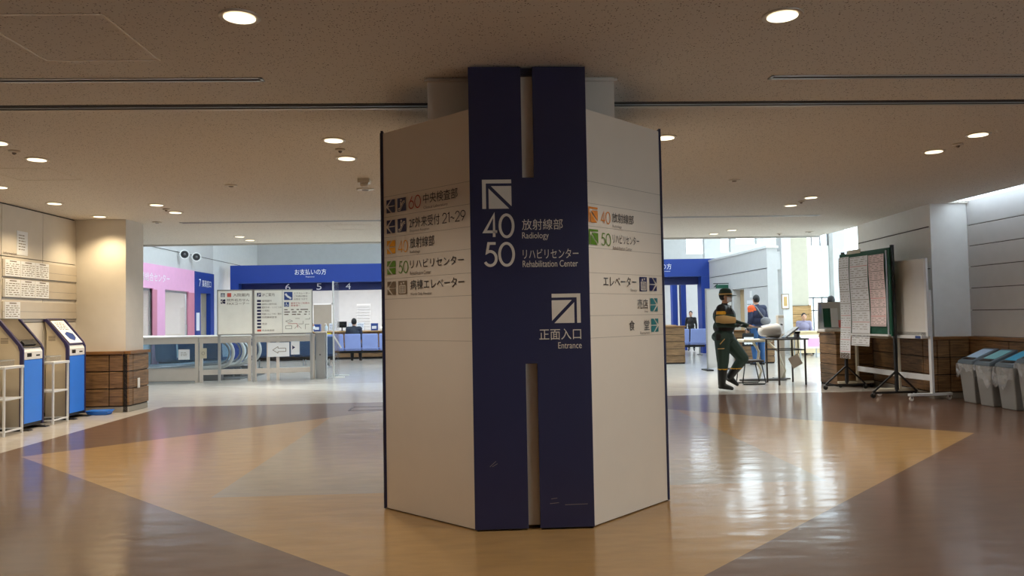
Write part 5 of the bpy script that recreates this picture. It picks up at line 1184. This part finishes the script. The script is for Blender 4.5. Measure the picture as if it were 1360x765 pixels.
# guard walking to the right
def gz(lab, c):
    if lab in ('head', 'neck'): return 0
    if lab[:4] == 'hand': return 0 if lab[-1] == 'L' else 2
    if lab[:4] == 'uarm':
        if 1.31 < c.z < 1.36: return 3
        return 2 if c.z > 1.36 else 1
    if lab == 'torso':
        if c.z > 1.31: return 2
        if 1.02 < c.z < 1.08: return 2
        return 1
    if lab[:4] == 'shin': return 4 if c.z < .36 else (3 if c.z < .375 else 1)
    if lab[:4] == 'foot': return 4
    return 1
GH = (.0, .06, 1.625)
guard = person('guard in dark green uniform and cap walking with a tray, facing right', (4.46, 13.95, 0), radians(-116), 1.055,
    dict(pelvis=(0, 0, .92), belly=(0, .02, 1.09), chest=(0, .03, 1.28), neck=(0, .04, 1.45), head=GH, shR=(.19, .01, 1.40), elR=(.27, -.02, 1.15), wrR=(.15, .22, 1.12), shL=(-.19, .05, 1.40), elL=(-.25, .15, 1.17), wrL=(-.17, .40, 1.10),
         hipR=(.095, 0, .90), knR=(.10, .0, .49), anR=(.10, -.03, .10), toR=(.12, .14, .04), hipL=(-.095, .03, .90), knL=(-.10, .31, .54), anL=(-.10, .08, .22), toL=(-.11, .20, .09)),
    gz, ['skin', 'uniform_green', 'uniform_black', 'stripe_yellow', 'rubber'], bulk=1.22, depth=1.3, legs=1.28)
H = Vector(GH)
cap_ = MB(); cap_.lathe([(.001, .14), (.05, .136), (.082, .115), (.098, .07), (.102, .02), (.098, .015)], H, 24, 1.12); build('cap', cap_, 'uniform_green', guard, smooth=True)
bm_ = MB(); bm_.lathe([(.1035, .02), (.105, .045), (.1025, .048), (.1005, .02)], H, 24, 1.12); build('cap_band', bm_, 'khaki', guard, smooth=True)
br = MB(); pts = []
for k in range(13):
    a = radians(-80 + 160 * k / 12); pts.append((H.x + .10 * sin(a), H.y + .108 * cos(a) + .0, H.z + .022)); pts.append((H.x + .115 * sin(a), H.y + .10 * cos(a) + .09 * cos(a) ** .5 if cos(a) > 0 else H.y, H.z + .008))
br.add(pts + [(p[0], p[1], p[2] - .008) for p in pts], [(2 * k, 2 * k + 1, 2 * k + 3, 2 * k + 2) for k in range(12)] + [(26 + 2 * k, 26 + 2 * k + 2, 26 + 2 * k + 3, 26 + 2 * k + 1) for k in range(12)] + [(2 * k + 1, 27 + 2 * k, 29 + 2 * k, 2 * k + 3) for k in range(12)])
build('cap_brim', br, 'uniform_green', guard); mask_part(guard, GH)
rd = MB(); rd.box(.06, .11, .14, .18, 1.28, 1.38).tube([(.085, .16, 1.38), (.085, .16, 1.46)], .008, 6); build('radio', rd, 'black', guard)
pk = MB(); pk.box(.17, .235, -.09, .0, .86, .98); build('belt_pouch', pk, 'uniform_black', guard, bevel=.02)
st = MB(); st.bar((.232, -.02, .80), (.236, .06, .89), .025, .012).bar((.236, -.06, .72), (.238, .05, .725), .025, .012); build('pocket_stripe', st, 'khaki', guard)
t = thing('cloth_roll', 'khaki cloth roll tucked under the guard arm', 'roll', (4.46, 13.95, 0), radians(-116))
S_ = 1.055; build('roll', MB().tube([(.30 * S_, -.06 * S_, 1.225 * S_), (.31 * S_, .06 * S_, 1.225 * S_), (.22 * S_, .24 * S_, 1.205 * S_)], [.06, .08, .055], 14), 'khaki', t, smooth=True)
t = thing('carry_tray', 'small pale tray held out by the guard', 'tray', (4.46, 13.95, 0), radians(-116))
build('tray_plate', MB().box(-.30, -.06, .42, .66, 1.125, 1.14), 'paper', t, bevel=.004); build('tray_rim', MB().tube([(-.30, .42, 1.145), (-.06, .42, 1.145), (-.06, .66, 1.145), (-.30, .66, 1.145)], .008, 6, closed=True), 'alu_dark', t)

# man in navy jacket seen from behind
def nz(lab, c):
    if lab in ('head', 'neck') or lab[:4] == 'hand': return 0
    if lab[:4] == 'uarm' and lab[-1] == 'L' and c.z > 1.33: return 2
    if lab == 'torso' and c.x < -.10 and c.z > 1.36: return 2
    if lab in ('torso', 'pelvis') or 'arm' in lab: return 1 if c.z > .84 else 3
    if lab[:4] == 'foot': return 4
    return 3
man = person('man in navy jacket with orange shoulder seen from behind, grey sling bag', (7.42, 20.25, 0), radians(12), 1.07, dict(head=(-.01, .03, 1.635)), nz, ['skin', 'jacket_navy', 'jacket_orange', 'denim', 'shoe'], bulk=1.26, voxel=.010)
bg = MB(); bg.ball((.10, -.20, 1.10), (.14, .06, .10), 14, 10); build('sling_bag', bg, 'bag_grey', man, smooth=True)
bs = MB(); bs.tube([(-.13, .0, 1.50), (-.09, -.10, 1.44), (-.02, -.155, 1.30), (.07, -.18, 1.17)], .022, 8); build('bag_strap', bs, 'bag_grey', man, smooth=True)
t = thing('tote_bag', 'black tote bag with a white grid pattern carried by the man in navy', 'bag', (7.08, 20.05, .52))
build('bag_body', MB().hexa([(-.16, -.04, 0), (.16, -.04, 0), (.16, .04, 0), (-.16, .04, 0)], [(-.15, -.03, .34), (.15, -.03, .34), (.15, .03, .34), (-.15, .03, .34)]), 'uniform_black', t, bevel=.015)
f = Face((-.16, -.046, 0), (1, 0, 0)); m = MB()
for k in range(3): f.slab(m, rect(.05 + k * .08, .10 + k * .08, .05, .24), 0, .004); f.slab(m, rect(.03, .29, .06 + k * .07, .10 + k * .07), 0.004, .008)
build('grid_print', m, 'paper', t); build('bag_handle', MB().tube([(-.09, 0, .33), (-.05, 0, .46), (.02, 0, .47), (.08, 0, .33)], .010, 6), 'uniform_black', t, smooth=True)

def seated(label, loc, rotz, scale, mats, hair='hair', voxel=.012, face=0):
    z = lambda lab, c: 0 if (lab in ('head', 'neck') or lab[:4] == 'hand') else (3 if lab[:4] == 'foot' else (2 if lab[:4] in ('thig', 'shin') or lab == 'pelvis' else 1))
    return person(label, loc, rotz, scale, dict(pelvis=(0, 0, .56), belly=(0, .01, .72), chest=(0, .0, .90), neck=(0, .02, 1.07), head=(0, .05, 1.24), shR=(.18, .0, 1.03), elR=(.23, .05, .78), wrR=(.16, .28, .70), shL=(-.18, 0, 1.03), elL=(-.23, .05, .78), wrL=(-.16, .28, .70),
        hipR=(.10, .03, .54), knR=(.12, .42, .54), anR=(.13, .40, .10), toR=(.14, .56, .04), hipL=(-.10, .03, .54), knL=(-.12, .42, .54), anL=(-.13, .40, .10), toL=(-.14, .56, .04)), z, mats, bulk=1.08, voxel=voxel, hair=hair)
seated('person in dark jacket seated on the lavender bench, back to viewer', (-4.20, 25.88, 0), 0, 1.07, ['skin', 'suit_dark', 'uniform_black', 'shoe'])
seated('dark-clothed person seated at the left edge of the pillar', (-2.93, 25.88, 0), radians(15), 1.10, ['skin', 'uniform_black', 'uniform_black', 'shoe'])
p = seated('masked person seated behind the gate post, facing right', (-5.32, 24.3, 0), radians(-80), 1.0, ['skin', 'lilac_cloth', 'suit_dark', 'shoe'], hair='hair_grey'); mask_part(p, (0, .05, 1.24))
t = thing('waiting_stool', 'plain stool under the masked person behind the gate post', 'stool', (-5.32, 24.3, 0)); build('seat', MB().box(-.2, .2, -.2, .2, .38, .42), 'seat_navy', t, bevel=.02)
for x in (-.16, .16):
    for y in (-.16, .16): build('leg', MB().tube([(x, y, 0), (x, y, .38)], .015, 8), 'alu', t)
tealz = lambda lab, c: 0 if (lab in ('head', 'neck') or lab[:4] == 'hand' or lab[:4] == 'farm') else (2 if lab[:4] == 'foot' else 1)
person('person in teal scrubs standing beyond the brochure rack', (8.02, 17.2, 0), radians(-20), 1.0, {}, tealz, ['skin', 'scrub_teal', 'shoe'], voxel=.012)
seated('person in grey working at the far cream desk', (10.86, 25.35, 0), radians(170), 1.0, ['skin', 'lilac_cloth', 'suit_dark', 'shoe'])
t = thing('desk_chair', 'chair under the person at the far cream desk', 'chair', (10.86, 25.35, 0)); build('seat', MB().box(-.2, .2, -.2, .2, .38, .42), 'seat_navy', t, bevel=.02); build('leg', MB().tube([(0, 0, .05), (0, 0, .38)], .03, 8), 'alu', t); build('star_base', MB().box(-.2, .2, -.02, .02, 0, .05).box(-.02, .02, -.2, .2, 0, .05), 'black', t)
person('dark-haired office worker behind the payment counter, right opening', (8.05, 29.0, 0), radians(160), .86, {}, lambda lab, c: 0 if (lab in ('head', 'neck') or lab[:4] == 'hand') else 1, ['skin', 'uniform_black'], voxel=.014)

m = MB()
for a, b in (((-2.05, 12.05), (-1.35, 12.05)), ((-2.05, 12.5), (-1.35, 12.5))): m.box(a[0], b[0], a[1] - .008, a[1] + .008, 0, .002)
for x in (-2.05, -1.35): m.box(x - .008, x + .008, 12.05, 12.5, 0, .002)
tag(build('floor_hatch', m, 'alu_dark'), 'rectangular metal hatch outline in the floor left of the pillar', 'hatch')
